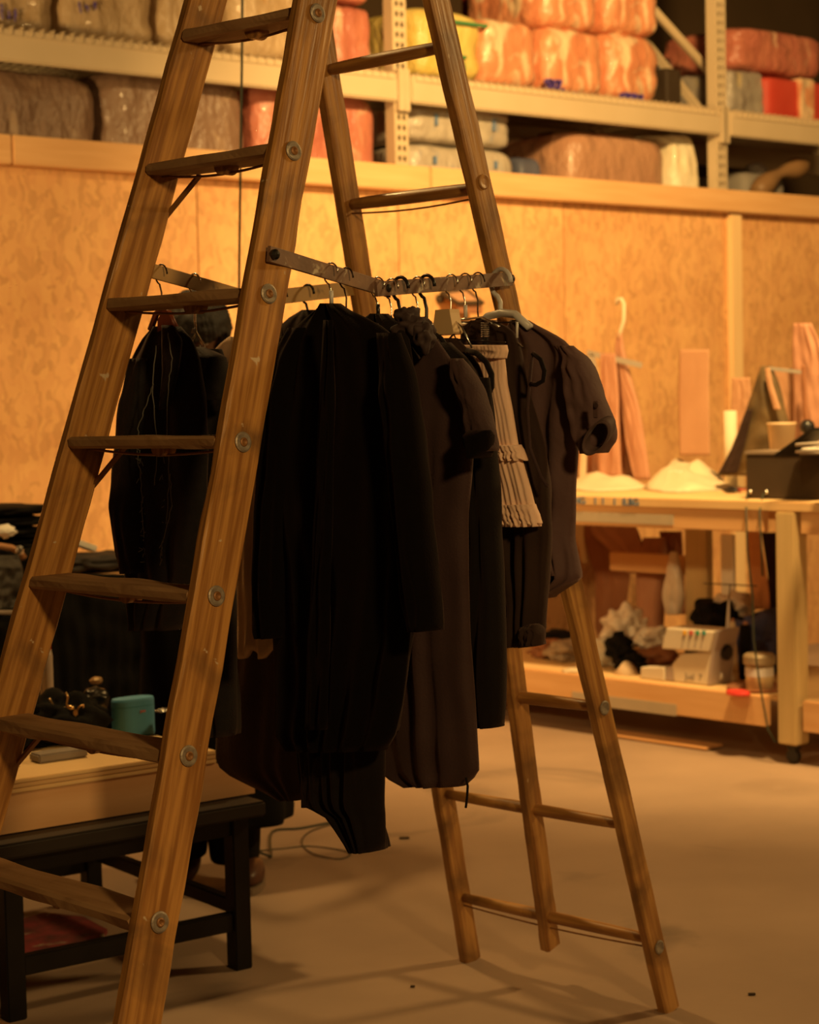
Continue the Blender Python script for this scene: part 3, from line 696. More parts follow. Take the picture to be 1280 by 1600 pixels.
# --- hooded charcoal dress
P = near_rod(621)
hanger(P, 'thick black plastic hanger, left one of the two black hooks', BLKP, r=.0038, neck=.07, hookr=.024, group=None)
Ph = P
g = gar('hooded_dress', P-Z3*.1, 'charcoal short-sleeved dress with a bunched hood collar and hanging drawstring', 'dress')
cloth('body', [(512, 612, 668), (540, 600, 690), (575, 596, 714), (620, 596, 735), (660, 600, 742), (720, 598, 738), (800, 596, 730), (900, 598, 730), (1000, 598, 734), (1100, 594, 742), (1180, 592, 747), (1210, 594, 748), (1228, 640, 722)],
      P, gn, CHAR, g, .06, 4, .010, nr=60)
cloth('sleeve', [(560, 700, 722), (600, 716, 746), (640, 730, 760), (672, 730, 768), (705, 738, 770)], P+gn*.03, gn, CHAR, g, .055, 1, .006, nr=24, nc=20)
cloth('sleeve_lining', [(672, 732, 766), (690, 730, 764), (706, 740, 760), (716, 744, 752)], P+gn*.045, gn, VELV, g, .06, 1, .002, nr=10, nc=14)
for (x, y, rx, rz) in ((636, 500, .022, .028), (650, 514, .034, .026), (632, 520, .026, .026), (662, 528, .018, .030)):
    blob('hood_fold', PL(x, y, P+gn*.035, gn), (rx*1.15, .028, rz), mat('hood_cotton', (.040, .022, .022), .8, bump=.2, bscale=150), g, .3, 4, 1.8)
MB().tube([PL(x, y, P+gn*.02, gn) for x, y in ((728, 1215), (731, 1228), (730, 1245), (728, 1262))], .0028, 6).build('drawstring', JERS, g, smooth=True)
# --- second long-sleeved black top
P = near_rod(648)
hanger(P, 'silver wire hanger between the two thick black hooks', STEELW, neck=.06)
P = near_rod(662)
hanger(P, 'thick black plastic hanger, right one of the two black hooks', BLKP, r=.0038, neck=.07, hookr=.024)
g = gar('long_sleeved_dress', P-Z3*.12, 'black dress with a long cuffed sleeve seen right of the charcoal dress', 'dress')
cloth('body', [(535, 668, 700), (560, 650, 728), (600, 640, 748), (680, 640, 756), (800, 640, 766), (900, 640, 772), (960, 640, 765), (1000, 640, 755), (1080, 645, 740)], P, gn, JERS, g, .08, 5, .012, nr=50)
cloth('sleeve', [(590, 738, 764), (640, 744, 768), (700, 740, 770), (800, 738, 776), (900, 738, 782), (1000, 738, 786), (1090, 738, 785), (1128, 740, 783), (1136, 755, 780)], P+gn*.02, gn, JERS, g, .06, 2, .007, nr=40, nc=20)
# --- beige block hanger
P = near_rod(700)
t, ap = hanger(P, 'silver hook with a pale wooden block above the blush skirt', STEELW, neck=.052, half=.06, bar=False)
c = PL(699, 503, P, gn)
hw0, hw1 = .034/2*1.3, .052/2*1.25
vs = []
for (z, hw) in ((.026, hw0), (.018, hw0*1.05), (-.022, hw1), (-.026, hw1*.92)):
    for (i, j) in ((-1, -1), (1, -1), (1, 1), (-1, 1)): vs.append(c+ag*i*hw+gn*j*-.014+Z3*z)
fs = [(0, 1, 2, 3), (12, 15, 14, 13)]
for r_ in range(3):
    for k in range(4): a = r_*4+k; b = r_*4+(k+1) % 4; fs.append((a, b, b+4, a+4))
bl = obj('wooden_block', vs, fs, BLOCK, t)
MB().tube([PL(690, 520, P, gn), PL(686, 530, P, gn)], .002, 6).tube([PL(708, 520, P, gn), PL(713, 530, P, gn), PL(790, 535, P, gn)], .0018, 6).build('lower_wire', DARKW, t, smooth=True)
g = gar('camisole', P-Z3*.12, 'black strappy garment hung behind the hooded dress with a curved shoulder edge', 'top')
cloth('body', [(528, 690, 712), (545, 672, 730), (570, 670, 748), (620, 672, 765), (700, 672, 772), (860, 675, 772), (1020, 680, 768)], P, gn, BRWN, g, .05, 4, .010)
MB().tube([PL(x, y, P+gn*.02, gn) for x, y in ((730, 548), (745, 552), (760, 566), (768, 585), (768, 605), (762, 618))], .0065, 8).build('shoulder_strap', JERS, g, smooth=True)
# --- clip hanger with blush skirt
P = near_rod(722)
t, ap = hanger(P, 'silver clip hanger with white neck carrying the blush ruffle skirt', STEELW, neck=.058, half=.10, drop=.02, sleeve=WHTP, bar=False)
pc = PL(765, 540, P, gn)
fbox('clip', pc+gn*.012, ag, gn, Z3, .013, .012, .045, BLKP, t, .003)
mb = MB()
for k in range(7): mb.lathe(pc+Z3*(.018+k*.0045)+gn*.012, [(.008, 0), (.0092, .0015), (.008, .003)], 10)
mb.build('clip_spring', STEELW, t)
MB().tube([PL(808, 503, P, gn), PL(808, 528, P, gn)], .003, 6).build('end_hook', WHTP, t, smooth=True)
MB().tube([PL(718, 503, P, gn), PL(765, 505, P, gn), PL(806, 503, P, gn)], .002, 6).build('cross_wire', DARKW, t, smooth=True)
g = gar('ruffle_skirt', P-Z3*.2, 'blush pink tiered ruffle skirt clipped by its waistband', 'skirt')
cloth('skirt_panel', [(541, 725, 790), (560, 728, 789), (600, 738, 792), (640, 748, 800), (700, 752, 810), (760, 760, 828), (800, 765, 838)], P, gn, BLUSH, g, .03, 9, .0022, nr=50, nc=80)
cloth('waistband', [(539, 722, 791), (548, 724, 793), (560, 726, 790)], P+gn*.003, gn, BLUSH, g, .036, 13, .0016, nr=8, nc=80, top=1)
cloth('ruffle', [(695, 757, 812), (705, 756, 818), (718, 758, 823)], P+gn*.002, gn, BLUSH, g, .042, 11, .0035, nr=12, nc=90, top=1, hem=2)
cloth('ruffle', [(788, 768, 835), (805, 770, 842), (820, 775, 846)], P+gn*.002, gn, BLUSH, g, .042, 11, .0035, nr=12, nc=90, top=1, hem=3)
# --- dark vest and long dark brown garment
P = near_rod(742)
hanger(P, 'dark slim hanger hidden under the black strappy tops', DARKW, neck=.06, half=.13)
g = gar('linen_overall', P-Z3*.12, 'long brown-black linen garment with gathered hem behind the blush skirt', 'garment')
cloth('body', [(500, 740, 765), (512, 722, 800), (540, 720, 812), (600, 735, 822), (700, 755, 850), (760, 770, 856), (830, 778, 858), (900, 782, 852), (960, 784, 848), (990, 786, 846), (1010, 792, 836)], P, gn, BRWN, g, .06, 4, .012, nr=54)
cloth('gathered_cuff', [(975, 818, 842), (990, 816, 847), (1008, 820, 845)], P+gn*.02, gn, BRWN, g, .05, 6, .006, nr=8, nc=30)
MB().tube([PL(x, y, P+gn*.045, gn) for x, y in ((833, 552), (845, 562), (851, 580), (849, 595), (838, 601), (830, 600))], .005, 8).build('arm_loop', JERS, g, smooth=True)
MB().tube([PL(x, y, P+gn*.045, gn) for x, y in ((832, 552), (824, 640), (828, 700), (845, 745), (856, 760))], .0035, 8).build('seam_piping', CHAR, g, smooth=True)
# --- shirt
P = near_rod(778)
t, ap = hanger(P, 'thick white plastic hanger, furthest right on the near spreader bar', WHTP, r=.0055, neck=.052, half=.085, drop=.035, hookr=.030, armr=.009)
g = gar('short_sleeved_shirt', P-Z3*.1, 'faded charcoal short-sleeved shirt with a rolled button-tab sleeve, rightmost', 'shirt')
cloth('body', [(500, 800, 822), (512, 792, 846), (530, 782, 880), (552, 775, 900), (600, 775, 902), (680, 780, 902), (760, 800, 898), (840, 830, 896), (880, 838, 903), (905, 842, 906), (935, 846, 852)], P-gn*.02, gn, SHIRT, g, .06, 4, .014, nr=54)
cloth('sleeve', [(540, 868, 893), (560, 886, 914), (590, 888, 928), (620, 890, 938), (650, 896, 948), (675, 900, 956), (690, 908, 954), (708, 922, 938)], P-gn*.01, gn, SHIRT, g, .07, 1, .008, nr=30, nc=24)
cc = PL(934, 682, P+gn*.04, gn)
cuffd = (PL(915, 705, P, gn)-PL(950, 655, P, gn)).normalized(); cn = (gn*.8+ag*.45-Z3*.1).normalized(); cy = cuffd.cross(cn).normalized(); cn = cy.cross(cuffd)
mb = MB()
pr = []
for (r_, z) in ((.040, -.03), (.043, -.0), (.043, .012), (.038, .014), (.036, -.0), (.034, -.02)): pr.append((r_, z))
base = MB()
for r_, z in pr:
    for k in range(24):
        a = 2*math.pi*k/24; base.v.append(cc+cuffd*math.cos(a)*r_*1.05+cy*math.sin(a)*r_*.52+cn*z)
for i in range(5):
    for k in range(24): a = i*24+k; b = i*24+(k+1) % 24; base.f.append((a, b, b+24, a+24))
base.build('rolled_cuff', mat('cuff_cotton', (.085, .048, .045), .8, bump=.3, bscale=60), g, smooth=True)
MB().lathe(PL(932, 633, P+gn*.055, gn), [(.006, 0), (.006, .002), (.004, .0025)], 12, ag, Z3, gn).build('button', CHAR, g)
fbox('sleeve_tab', PL(931, 640, P+gn*.05, gn), ag, gn, Z3, .014, .004, .035, SHIRT, g, .002)
cloth('button_placket', [(545, 806, 812), (700, 812, 820), (900, 856, 866)], P+gn*.03, gn, SHIRT, g, .01, 1, .002, nc=8)
# --- behind: cape on far rod
P = far_rod(481)
hanger(P, 'dark plastic hanger on the far spreader bar holding the black cape', DARKM, r=.003, neck=.05, hookr=.022)
g = gar('black_cape', P-Z3*.1, 'black cape with rounded shoulder, left of the velvet cardigan', 'cape')
cloth('body', [(484, 478, 490), (492, 456, 520), (508, 436, 545), (530, 430, 560), (700, 424, 560), (900, 430, 560), (1060, 440, 555)], P, gn, JERS, g, .06, 4, .01)
MB().tube([PL(x, y, P+gn*.02, gn) for x, y in ((432, 525), (429, 540), (431, 556))], .006, 8).build('white_trim', mat('white_lace', (.6, .58, .54), .7), g, smooth=True)
# --- tan garment and brown skirt behind the near rail
P = far_rod(418)
hanger(P, 'dark hanger hidden behind the near ladder rail', DARKW, neck=.05)
g = gar('tan_apron', P-Z3*.15, 'plain tan hanging panel with a ragged notched hem', 'apron')
cloth('body', [(526, 360, 400), (545, 332, 425), (600, 345, 424), (800, 368, 427), (940, 366, 427), (1005, 366, 427), (1022, 367, 427)], P, gn, TANC, g, .02, 3, .006, hem=7)
MB().tube([PL(x, y, P+gn*.02, gn) for x, y in ((395, 602), (412, 604), (424, 606))], .003, 6).build('black_tie', JERS, g, smooth=True)
P = far_rod(440)
hanger(P, 'wire hanger on the far spreader bar behind the tan panel', DARKW, neck=.07)
g = gar('long_brown_skirt', P-Z3*.2, 'very dark brown pleated long skirt under the tan panel', 'skirt')
cloth('body', [(560, 400, 470), (700, 380, 480), (900, 362, 485), (1000, 350, 485), (1100, 340, 482), (1185, 336, 480), (1205, 345, 478), (1225, 385, 476), (1250, 440, 472)], P, gn, BRWN, g, .035, 4, .005, nr=54)
# --- left: denim jackets
P = far_rod(252)
t, ap = hanger(P, 'dark wire hook of the reddish wooden hanger, leftmost on the ladder', DARKW, neck=.055, half=.045, drop=.04, armr=.007)
t.children[-1].data.materials.clear(); t.children[-1].data.materials.append(REDW)
obj('wooden_saddle', [PL(x, y, P+gn*s_, gn) for s_ in (.012, -.012) for x, y in ((257, 478), (268, 500), (272, 525), (246, 520), (246, 500))],
    [(0, 1, 2, 3, 4), (9, 8, 7, 6, 5), (0, 5, 6, 1), (1, 6, 7, 2), (2, 7, 8, 3), (3, 8, 9, 4), (4, 9, 5, 0)], REDW, t)
g = gar('denim_jacket', P-Z3*.1, 'black denim jacket with frayed pale seam threads, leftmost on the ladder', 'jacket')
cloth('body', [(510, 240, 280), (530, 222, 300), (560, 207, 310), (620, 198, 318), (700, 188, 322), (760, 183, 322), (840, 192, 320), (900, 199, 315), (975, 206, 285), (984, 207, 278)], P, gn, DENIM, g, .06, 4, .012, nr=50)
cloth('sleeve', [(560, 205, 228), (640, 194, 226), (720, 184, 222), (790, 180, 220), (860, 190, 224), (895, 198, 226)], P+gn*.03, gn, DENIM, g, .06, 1, .006, nc=18)
cloth('lapel', [(508, 252, 270), (530, 254, 284), (580, 256, 278), (640, 252, 262)], P+gn*.045, gn, DENIM, g, .02, 1, .002, nr=20, nc=12)
for xs in (((262, 520), (270, 560), (262, 600), (262, 680), (264, 760), (258, 830)), ((240, 600), (225, 640), (216, 670), (214, 700), (219, 740), (222, 790), (226, 850)), ((266, 740), (268, 790), (254, 850), (250, 890)), ((244, 540), (238, 600), (246, 700), (240, 770))):
    pts = []
    for (x0, y0), (x1, y1) in zip(xs, xs[1:]):
        for i in range(6):
            t_ = i/6; pts.append(PL(x0+(x1-x0)*t_+random.uniform(-1.4, 1.4), y0+(y1-y0)*t_, P+gn*.068, gn))
    MB().tube(pts, .0010, 5).build('frayed_thread', THREAD, g)
mb = MB()
for _ in range(46):
    y = random.uniform(700, 880); x = (219 if y < 770 else 224)+random.uniform(-2, 2)+random.choice((0, 0, 38-(y-700)*.06))
    p = PL(x, y, P+gn*.068, gn); mb.tube([p, p+ag*random.uniform(-.012, .012)+Z3*random.uniform(-.012, .006)+gn*.003], .0008, 4)
fz = mb.build('thread_fuzz', THREAD, g); fz['kind'] = 'stuff'
P = far_rod(304)
t, ap = hanger(P, 'silver segmented wire hanger in front of the person\'s head', STEELW, r=.0022, neck=.085, half=.05, drop=.08, bar=False)
mb = MB()
for (x, y) in ((302, 517), (311, 543), (303, 486)):
    p = PL(x, y, P+gn*.004, gn); mb.bev(p, ag, gn, (Z3+ag*.4).normalized(), .003, .003, .006, .001)
mb.build('ferrule', WHTP, t)
g = gar('long_coat', P-Z3*.1, 'long black coat behind the near ladder rail with a soft turned collar', 'coat')
cloth('body', [(545, 305, 345), (565, 292, 352), (620, 288, 356), (760, 288, 358), (900, 290, 362), (1020, 300, 364), (1140, 318, 363), (1150, 322, 360)], P-gn*.05, gn, DENIM, g, .07, 4, .012, nr=50)
cloth('collar', [(542, 300, 316), (556, 312, 346), (585, 322, 352), (625, 330, 353)], P+gn*.03, gn, DENIM, g, .05, 1, .004, nr=20, nc=20)
cloth('collar', [(535, 282, 298), (560, 286, 308), (600, 292, 308), (640, 290, 300)], P+gn*.03, gn, DENIM, g, .04, 1, .004, nr=20, nc=20)

# ================================================================== WORKBENCH
B0 = H(1236, 1190, 0); B0.z = 0
b2 = H(822, 1082, .15); BA = H(1220, 1133, .15); BD = (b2-BA); BD.z = 0; BD.normalize()      # runs left, away
BPp = V((-BD.y, BD.x, 0));
if BPp.y < 0: BPp = -BPp                                                        # depth, away from us
BO = V((BA.x, BA.y, 0))
def BF(x, y, off=0): return PL(x, y, BO-BPp*off, BPp)      # on the front plane
def bs(p): d = V(p)-BO; return d.dot(BD), d.dot(BPp), d.z
def BW(s, t, z): return BO+BD*s+BPp*t+Z3*z
TZ = bs(BF(1222, 783))[2]; BL_ = 2.35; DEP = .85
bench = empty('workbench', BW(BL_/2, DEP/2, 0), 'long pine workbench with a lower shelf standing at the right by the board wall', 'workbench')
sR = -.42
fbox('bench_top', BW((BL_+sR)/2-.02, DEP/2, TZ-.02), BD, BPp, Z3, BL_-sR, DEP+.06, .04, PLY, bench)
t1z, t0z = bs(BF(1210, 797))[2], bs(BF(1210, 834))[2]
fbox('front_rail', BW(BL_/2+.03, .0, (t1z+t0z)/2+.005), BD, BPp, Z3, BL_-.06, .04, t1z-t0z, PINE, bench)
fbox('front_rail', BW(sR/2-.06, .0, (t1z+t0z)/2+.005), BD, BPp, Z3, -sR-.12, .04, t1z-t0z, PINE, bench)
fbox('back_rail', BW((BL_+sR)/2, DEP-.03, (t1z+t0z)/2), BD, BPp, Z3, BL_-sR, .04, .11, PINE, bench)
s1z, s0z = bs(BF(1210, 1089))[2], bs(BF(1210, 1136))[2]
fbox('lower_rail', BW(BL_/2+.03, 0, (s1z+s0z)/2), BD, BPp, Z3, BL_-.06, .04, s1z-s0z, PINE, bench)
fbox('lower_rail', BW(sR/2-.06, .0, (s1z+s0z)/2), BD, BPp, Z3, -sR-.12, .04, s1z-s0z, PINE, bench)
SZ = s1z
fbox('lower_shelf', BW((BL_+sR)/2, DEP/2+.01, SZ-.01), BD, BPp, Z3, BL_-sR-.02, DEP-.02, .02, PLY, bench)
for (s_, t_) in ((-.055, -.01), (BL_-.05, .0), (-.055, DEP-.05), (BL_-.05, DEP-.05)):
    lg = fbox('leg', BW(s_, t_+.02, TZ/2+.02), BD, BPp, Z3, .092, .092, TZ-.12, PINEV, bench, .006)
    cc = BW(s_, t_+.02, .03)
    MB().lathe(cc-BPp*.012, [(.028, 0), (.03, .004), (.03, .02), (.028, .024)], 16, BD, Z3, BPp).build('wheel', BLKP, lg)
    fbox('caster_fork', BW(s_, t_+.02, .062), BD, BPp, Z3, .05, .04, .012, DARKM, lg)
for yA, yB, x0, x1, nm in ((802, 818, 905, 1046, 'up'), (1092, 1110, 940, 1046, 'lo')):
    a, b = bs(BF(x0-60 if nm == 'lo' else x0-25, 1, 0)), bs(BF(x1, 1, 0)); zc = (bs(BF(1000, yA))[2]+bs(BF(1000, yB))[2])/2; hh = abs(bs(BF(1000, yA))[2]-bs(BF(1000, yB))[2])
    fbox('steel_strip', BW((a[0]+b[0])/2, -.022, zc), BD, BPp, Z3, abs(a[0]-b[0]), .004, hh, mat('tape_grey', (.42, .36, .28), .6, (.48, .40, .30), 10), bench, .001)
pz = bs(BF(965, 785)); [text('stencil_word', w_, BW(pz[0]+dx_, -.032, TZ-.02), -BD, Z3, .046, mat('stencil_blue', (.03, .14, .32), .7), bench, .003) for w_, dx_ in (('NG', .19), ('I', .10), ('I', .055), ('I', -.01), ('ILBG', -.10))]
fbox('end_rail', BW(sR+.02, DEP/2, (t1z+t0z)/2), BD, BPp, Z3, .04, DEP-.1, .11, PINE, bench)
mid_ = bs(PL(1030, 880, BO+BPp*DEP, BPp)); z_ = mid_[2]
fbox('stretcher', BW(mid_[0]-.02, DEP-.02, z_), BD, BPp, Z3, .6, .04, .09, PINE, bench)
fbox('centre_post', BW(bs(PL(1105, 900, BO+BPp*DEP, BPp))[0], DEP-.06, TZ/2), BD, BPp, Z3, .13, .05, TZ-.1, PINEV, bench)

def BT(x, y, z=None): return H(x, y, TZ if z is None else z)
# pieces on the bench top
def sheet_pile(name, pts, h, m, label, cat):
    """low crumpled pile on the bench top"""
    c = sum(pts, V())/len(pts)
    mb = MB(); n = len(pts); rings = 7; 
    for i in range(rings+1):
        t = i/rings
        for k, p in enumerate(pts):
            q = c+(p-c)*(1-t*.98); z = h*(min(1, t*1.25)**.9)*(.62+1.1*noise.noise(V((q.x*7+3, q.y*7, 2.5))))+.014*min(1, t*3); mb.v.append(V((q.x, q.y, pts[0].z+max(.002, z if i else .001))))
    for i in range(rings):
        for k in range(n): a = i*n+k; b = i*n+(k+1) % n; mb.f.append((a, b, b+n, a+n))
    mb.f.append(tuple(range(n)))
    o = mb.build(name, m, smooth=True); tag(o, label, cat); return o
def ring_pts(x0, x1, y0, y1, n=30, z=None):
    return [BT((x0+x1)/2+(x1-x0)/2*math.cos(a)*(1+.12*math.sin(3*a+x0)), (y0+y1)/2+(y1-y0)/2*math.sin(a)*(1+.1*math.sin(4*a)), z) for a in [2*math.pi*k/n for k in range(n)]]
sheet_pile('cream_fabric', ring_pts(880, 1010, 752, 768), .06, CREAM, 'cream cloth spread flat at the left of the bench top', 'fabric')
sheet_pile('crumpled_fabric', ring_pts(1000, 1150, 752, 770), .12, CREAM, 'cream cloth heaped in a peak in the middle of the bench top', 'fabric')
o = fbox('small_box', BT(940, 746)+Z3*.02, BD, BPp, Z3, .11, .07, .04, BLKP); tag(o, 'small flat black box on the cream cloth at the left', 'box')
MB().obox(BT(930, 746)+Z3*.022-BPp*.036, BD, BPp, Z3, .008, .002, .008).build('red_dot', REDP, o)
o = fbox('paper_card', PL(1056, 728, BO+BPp*.62, BPp), BD, BPp, Z3, .075, .004, .06, PAPER, None, .001); tag(o, 'small white card standing behind the heaped cloth', 'card'); o.location.z = TZ+.055
fbox('card_stand', BW(bs(o.location)[0], .64, TZ+.015), BD, BPp, Z3, .06, .04, .03, PAPER, o)
o = fbox('folded_paper', BT(984, 748)+Z3*.022, BD, BPp, Z3, .12, .09, .012, PAPER, None, .004); tag(o, 'folded white sheet between the black box and the heaped cloth', 'paper')
# pliers
pp = BT(1140, 770); o = empty('scissors', pp, 'black and red handled hand tool lying near the bench edge', 'tool')
blob('handle', BT(1142, 771)+Z3*.015, (.045, .02, .014), BLKP, o, .1, 2, ax=-BD, ay=BPp); blob('grip', BT(1156, 771)+Z3*.014, (.04, .014, .010), mat('dark_red_grip', (.30, .05, .03), .5), o, .1, 2, ax=-BD, ay=BPp)
MB().tube([BT(1160, 772)+Z3*.012, BT(1172, 773)+Z3*.012], .005, 6).build('blade', STEELW, o)
# dark crate
cr0 = bs(BT(1166, 779)); hz = bs(BF(1170, 712))[2]-TZ; cf = cr0[1]
crate = empty('dark_case', BW(cr0[0]-.3, cf+.15, TZ), 'dark brown box with a pale rim at the right end of the bench', 'box')
CH = 70/3000*BT(1200, 780).y
fbox('case_body', BW(cr0[0]-.36, cf+.16, TZ+CH/2), BD, BPp, Z3, .72, .32, CH-.004, DKBOX, crate, .005)
fbox('rim', BW(cr0[0]-.36, cf+.16, TZ+CH+.006), BD, BPp, Z3, .73, .33, .016, mat('pale_rim', (.26, .20, .15), .6), crate, .004)
for dx in (.03, .11): MB().lathe(BW(cr0[0]-dx, cf-.004, TZ+.03), [(.008, 0), (.008, .008), (.004, .012)], 12, BD, Z3, -BPp).build('jack', STEELW, crate)
def cord(pts, name, label): o = MB().tube(pts, .004, 6).build(name, CABLE, smooth=True); tag(o, label, 'cable'); return o
a = BW(cr0[0]-.03, cf-.015, TZ+.03)
cord([a, a-BPp*.02-Z3*.01]+[BF(x, y, .06) for x, y in ((1166, 800), (1168, 860), (1176, 930), (1178, 1000), (1186, 1060), (1200, 1140), (1212, 1160))], 'power_cord', 'thin dark cord dropping from the dark box, left one of two')
a = BW(cr0[0]-.11, cf-.015, TZ+.03)
cord([a, a-BPp*.02-Z3*.01]+[BF(x, y, .055) for x, y in ((1187, 800), (1190, 860), (1192, 900))], 'power_cord', 'thin dark cord dropping from the dark box, right one of two')
ct = TZ+CH+.014
p = H(1222, 702, ct); cup = MB().lathe(p, [(.050, 0), (.058, .10), (.062, .104), (.062, .112), (.058, .112), (.05, .10), (.044, .01)], 24).build('paper_cup', mat('kraft_cup', (.62, .44, .26), .6), smooth=True); tag(cup, 'short kraft paper cup standing on the dark box', 'cup')
p = H(1262, 700, ct); o = empty('desk_microphone', p, 'round black ball on a short stem behind the paper cup', 'microphone')
blob('ball', p+Z3*.09, (.032, .032, .032), BLKP, o, 0, 3); MB().tube([p, p+Z3*.07], .008, 8).build('stem', BLKP, o)
MB().lathe(p, [(.03, 0), (.03, .008), (.012, .012)], 16).build('base', BLKP, o)
o = fbox('tablet', H(1262, 706, ct)+Z3*.04-BPp*.02, (-BD*.85+Z3*.5).normalized(), BPp, (-BD*.85+Z3*.5).normalized().cross(BPp), .22, .16, .012, BLKP); tag(o, 'black flat board tilted on the dark box beside the cup', 'tablet')
o = fbox('paper_stack', H(1278, 708, ct)+Z3*.012-BD*.09, BD, BPp, Z3, .2, .2, .022, PAPER); tag(o, 'white papers lying at the right end of the dark box', 'paper')
mb = MB(); c = H(1275, 715, ct)+Z3*.02
mb.tube([c+V((.07*math.cos(a), .07*math.sin(a), .004*a-.01)) for a in [i*.45 for i in range(30)]], .006, 6); o = mb.build('coiled_cable', mat('grey_cable', (.45, .38, .32), .6), smooth=True); tag(o, 'coiled pale cable on the right of the dark box', 'cable')

# leather and patterns hung at the back of the bench
def hang(name, rows, t, m, label, thick=.012, folds=2, amp=.02, cat='leather', bow=0, parent=None, nr=30, nc=24):
    o = cloth(name, rows, BO+BPp*t, BPp, m, parent, thick, folds*.8, amp*.45, nr=nr, nc=nc, bow=bow)
    if parent is None: tag(o, label, cat)
    return o
BK = DEP+.02
hang('wood_strip', [(560, 914, 922), (750, 905, 916), (840, 900, 912), (880, 910, 918)], BK+.05, CREAM, 'pale narrow strip hanging beside the shirt sleeve', cat='strip', folds=1, amp=.01)
rl = hang('leather_hide', [(520, 964, 972), (545, 960, 976), (580, 966, 984), (640, 972, 1000), (700, 980, 1010), (750, 992, 1016)], BK+.0, LEATH, 'pink-brown hide strip hanging from the pale hook', folds=1, amp=.02, thick=.03)
hang('leather_hide', [(552, 938, 962), (600, 938, 966), (660, 934, 968), (745, 936, 972)], BK-.03, LEATH, 'pink-brown hide hanging left of the dark gap under the pale hook', folds=1, amp=.02, thick=.03)
hang('leather_hide', [(580, 955, 976), (640, 952, 984), (690, 950, 992), (750, 950, 1002)], BK+.06, LEATH2, 'darker brown hide layered just left of the hook', folds=1.2, amp=.04)
hang('leather_hide', [(690, 900, 940), (760, 905, 975), (800, 915, 985), (835, 925, 1000), (880, 975, 1014), (896, 980, 1012)], BK+.1, LEATH, 'pale pink hide ending in a square corner under the bench', folds=1.4, amp=.03)
hang('leather_hide', [(820, 905, 970), (900, 930, 985), (980, 930, 975), (1010, 940, 970)], BK+.16, LEATH2, 'dark brown hide hanging in shadow under the bench', folds=1.5, amp=.03)
hang('fabric_roll', [(840, 1005, 1040), (900, 996, 1040), (990, 1000, 1034)], BK+.12, LEATH, 'upright rolled pink leather behind the clear bags', thick=.09, folds=.5, amp=.01, cat='roll')
hang('leather_hide', [(830, 1030, 1066), (900, 1040, 1070), (960, 1044, 1072)], BK+.2, LEATH2, 'rust brown hide behind the rear post under the bench', folds=1.5, amp=.02)
hang('paper_bag', [(862, 1048, 1058), (905, 1040, 1066), (930, 1036, 1070), (960, 1042, 1064)], BK-.12, CLEAR, 'pale crumpled bag hanging behind the sewing machine', thick=.05, folds=2, amp=.02, cat='bag')
hang('paper_pattern', [(546, 1062, 1108), (620, 1060, 1108), (712, 1062, 1110)], BK+.05, KRAFT, 'tall kraft pattern piece leaning flat on the board wall', thick=.008, folds=.7, amp=.002, cat='pattern')
hang('paper_pattern', [(590, 1144, 1172), (650, 1142, 1176), (700, 1140, 1172)], BK+.08, KRAFT, 'rounded kraft pattern piece behind the pale tube', thick=.008, folds=1, amp=.012, cat='pattern')
o = MB().lathe(BW(bs(PL(1142, 700, BO+BPp*(BK-.1), BPp))[0], BK-.1, TZ+.001), [(.030, 0), (.030, bs(PL(1142, 642, BO+BPp*(BK-.1), BPp))[2]-TZ), (.022, bs(PL(1142, 642, BO+BPp*(BK-.1), BPp))[2]-TZ)], 20).build('paper_tube', CREAM, smooth=True); tag(o, 'pale upright paper tube left of the olive jacket', 'tube')
p1 = PL(1141, 835, BO+BPp*(BK-.1), BPp); p2 = PL(1136, 960, BO+BPp*(BK-.1), BPp)
o = fbox('white_board_offcut', (p1+p2)/2, BD, BPp, Z3, .075, .02, (p1-p2).length, PAPER); tag(o, 'narrow white board standing under the bench by the rear post', 'board')
hang('leather_hide', [(820, 1166, 1186), (870, 1168, 1194), (920, 1172, 1202), (952, 1176, 1204)], BK-.2, mat('orange_hide', (.60, .28, .12), .65), 'orange hide hanging near the front leg of the bench', folds=1.5, amp=.015)
hang('dark_bag', [(832, 1190, 1222), (900, 1200, 1224), (960, 1200, 1224)], BK-.1, BRWN, 'dark brown cloth hanging behind the front leg', folds=2, amp=.01, cat='cloth')
g = empty('olive_jacket', BW(bs(PL(1190, 690, BO+BPp*(BK-.25), BPp))[0], BK-.25, TZ), 'olive and brown jacket hung up in a triangle left of the cup', 'jacket')
hang('body', [(572, 1190, 1206), (600, 1182, 1216), (640, 1168, 1226), (680, 1152, 1238), (720, 1134, 1222), (743, 1120, 1200)], BK-.25, OLIVE, '', thick=.08, folds=3, amp=.03, parent=g)
hang('lining', [(640, 1166, 1176), (690, 1150, 1164), (740, 1122, 1152)], BK-.31, BRWN, '', thick=.03, folds=1, amp=.01, parent=g)
hang('collar_band', [(575, 1196, 1203), (600, 1199, 1207), (640, 1210, 1220)], BK-.31, KRAFT, '', thick=.02, folds=1, amp=.004, parent=g)
hang('paper_pattern', [(505, 1240, 1268), (540, 1238, 1284), (620, 1240, 1300), (700, 1236, 1310)], BK-.1, LEATH, 'pink leather piece with a rounded top at the right edge above the bench', folds=2, amp=.03, cat='leather')
hang('paper_pattern', [(575, 1186, 1240), (640, 1210, 1248), (700, 1225, 1262)], BK-.02, KRAFT, 'kraft pattern piece behind the olive jacket collar', folds=1, amp=.01, cat='pattern')
hang('leather_strip', [(570, 1252, 1258), (640, 1254, 1262), (680, 1258, 1266)], BK-.2, LEATH2, 'dark red strap in front of the hood-shaped leather', folds=1, amp=.004, cat='strap')
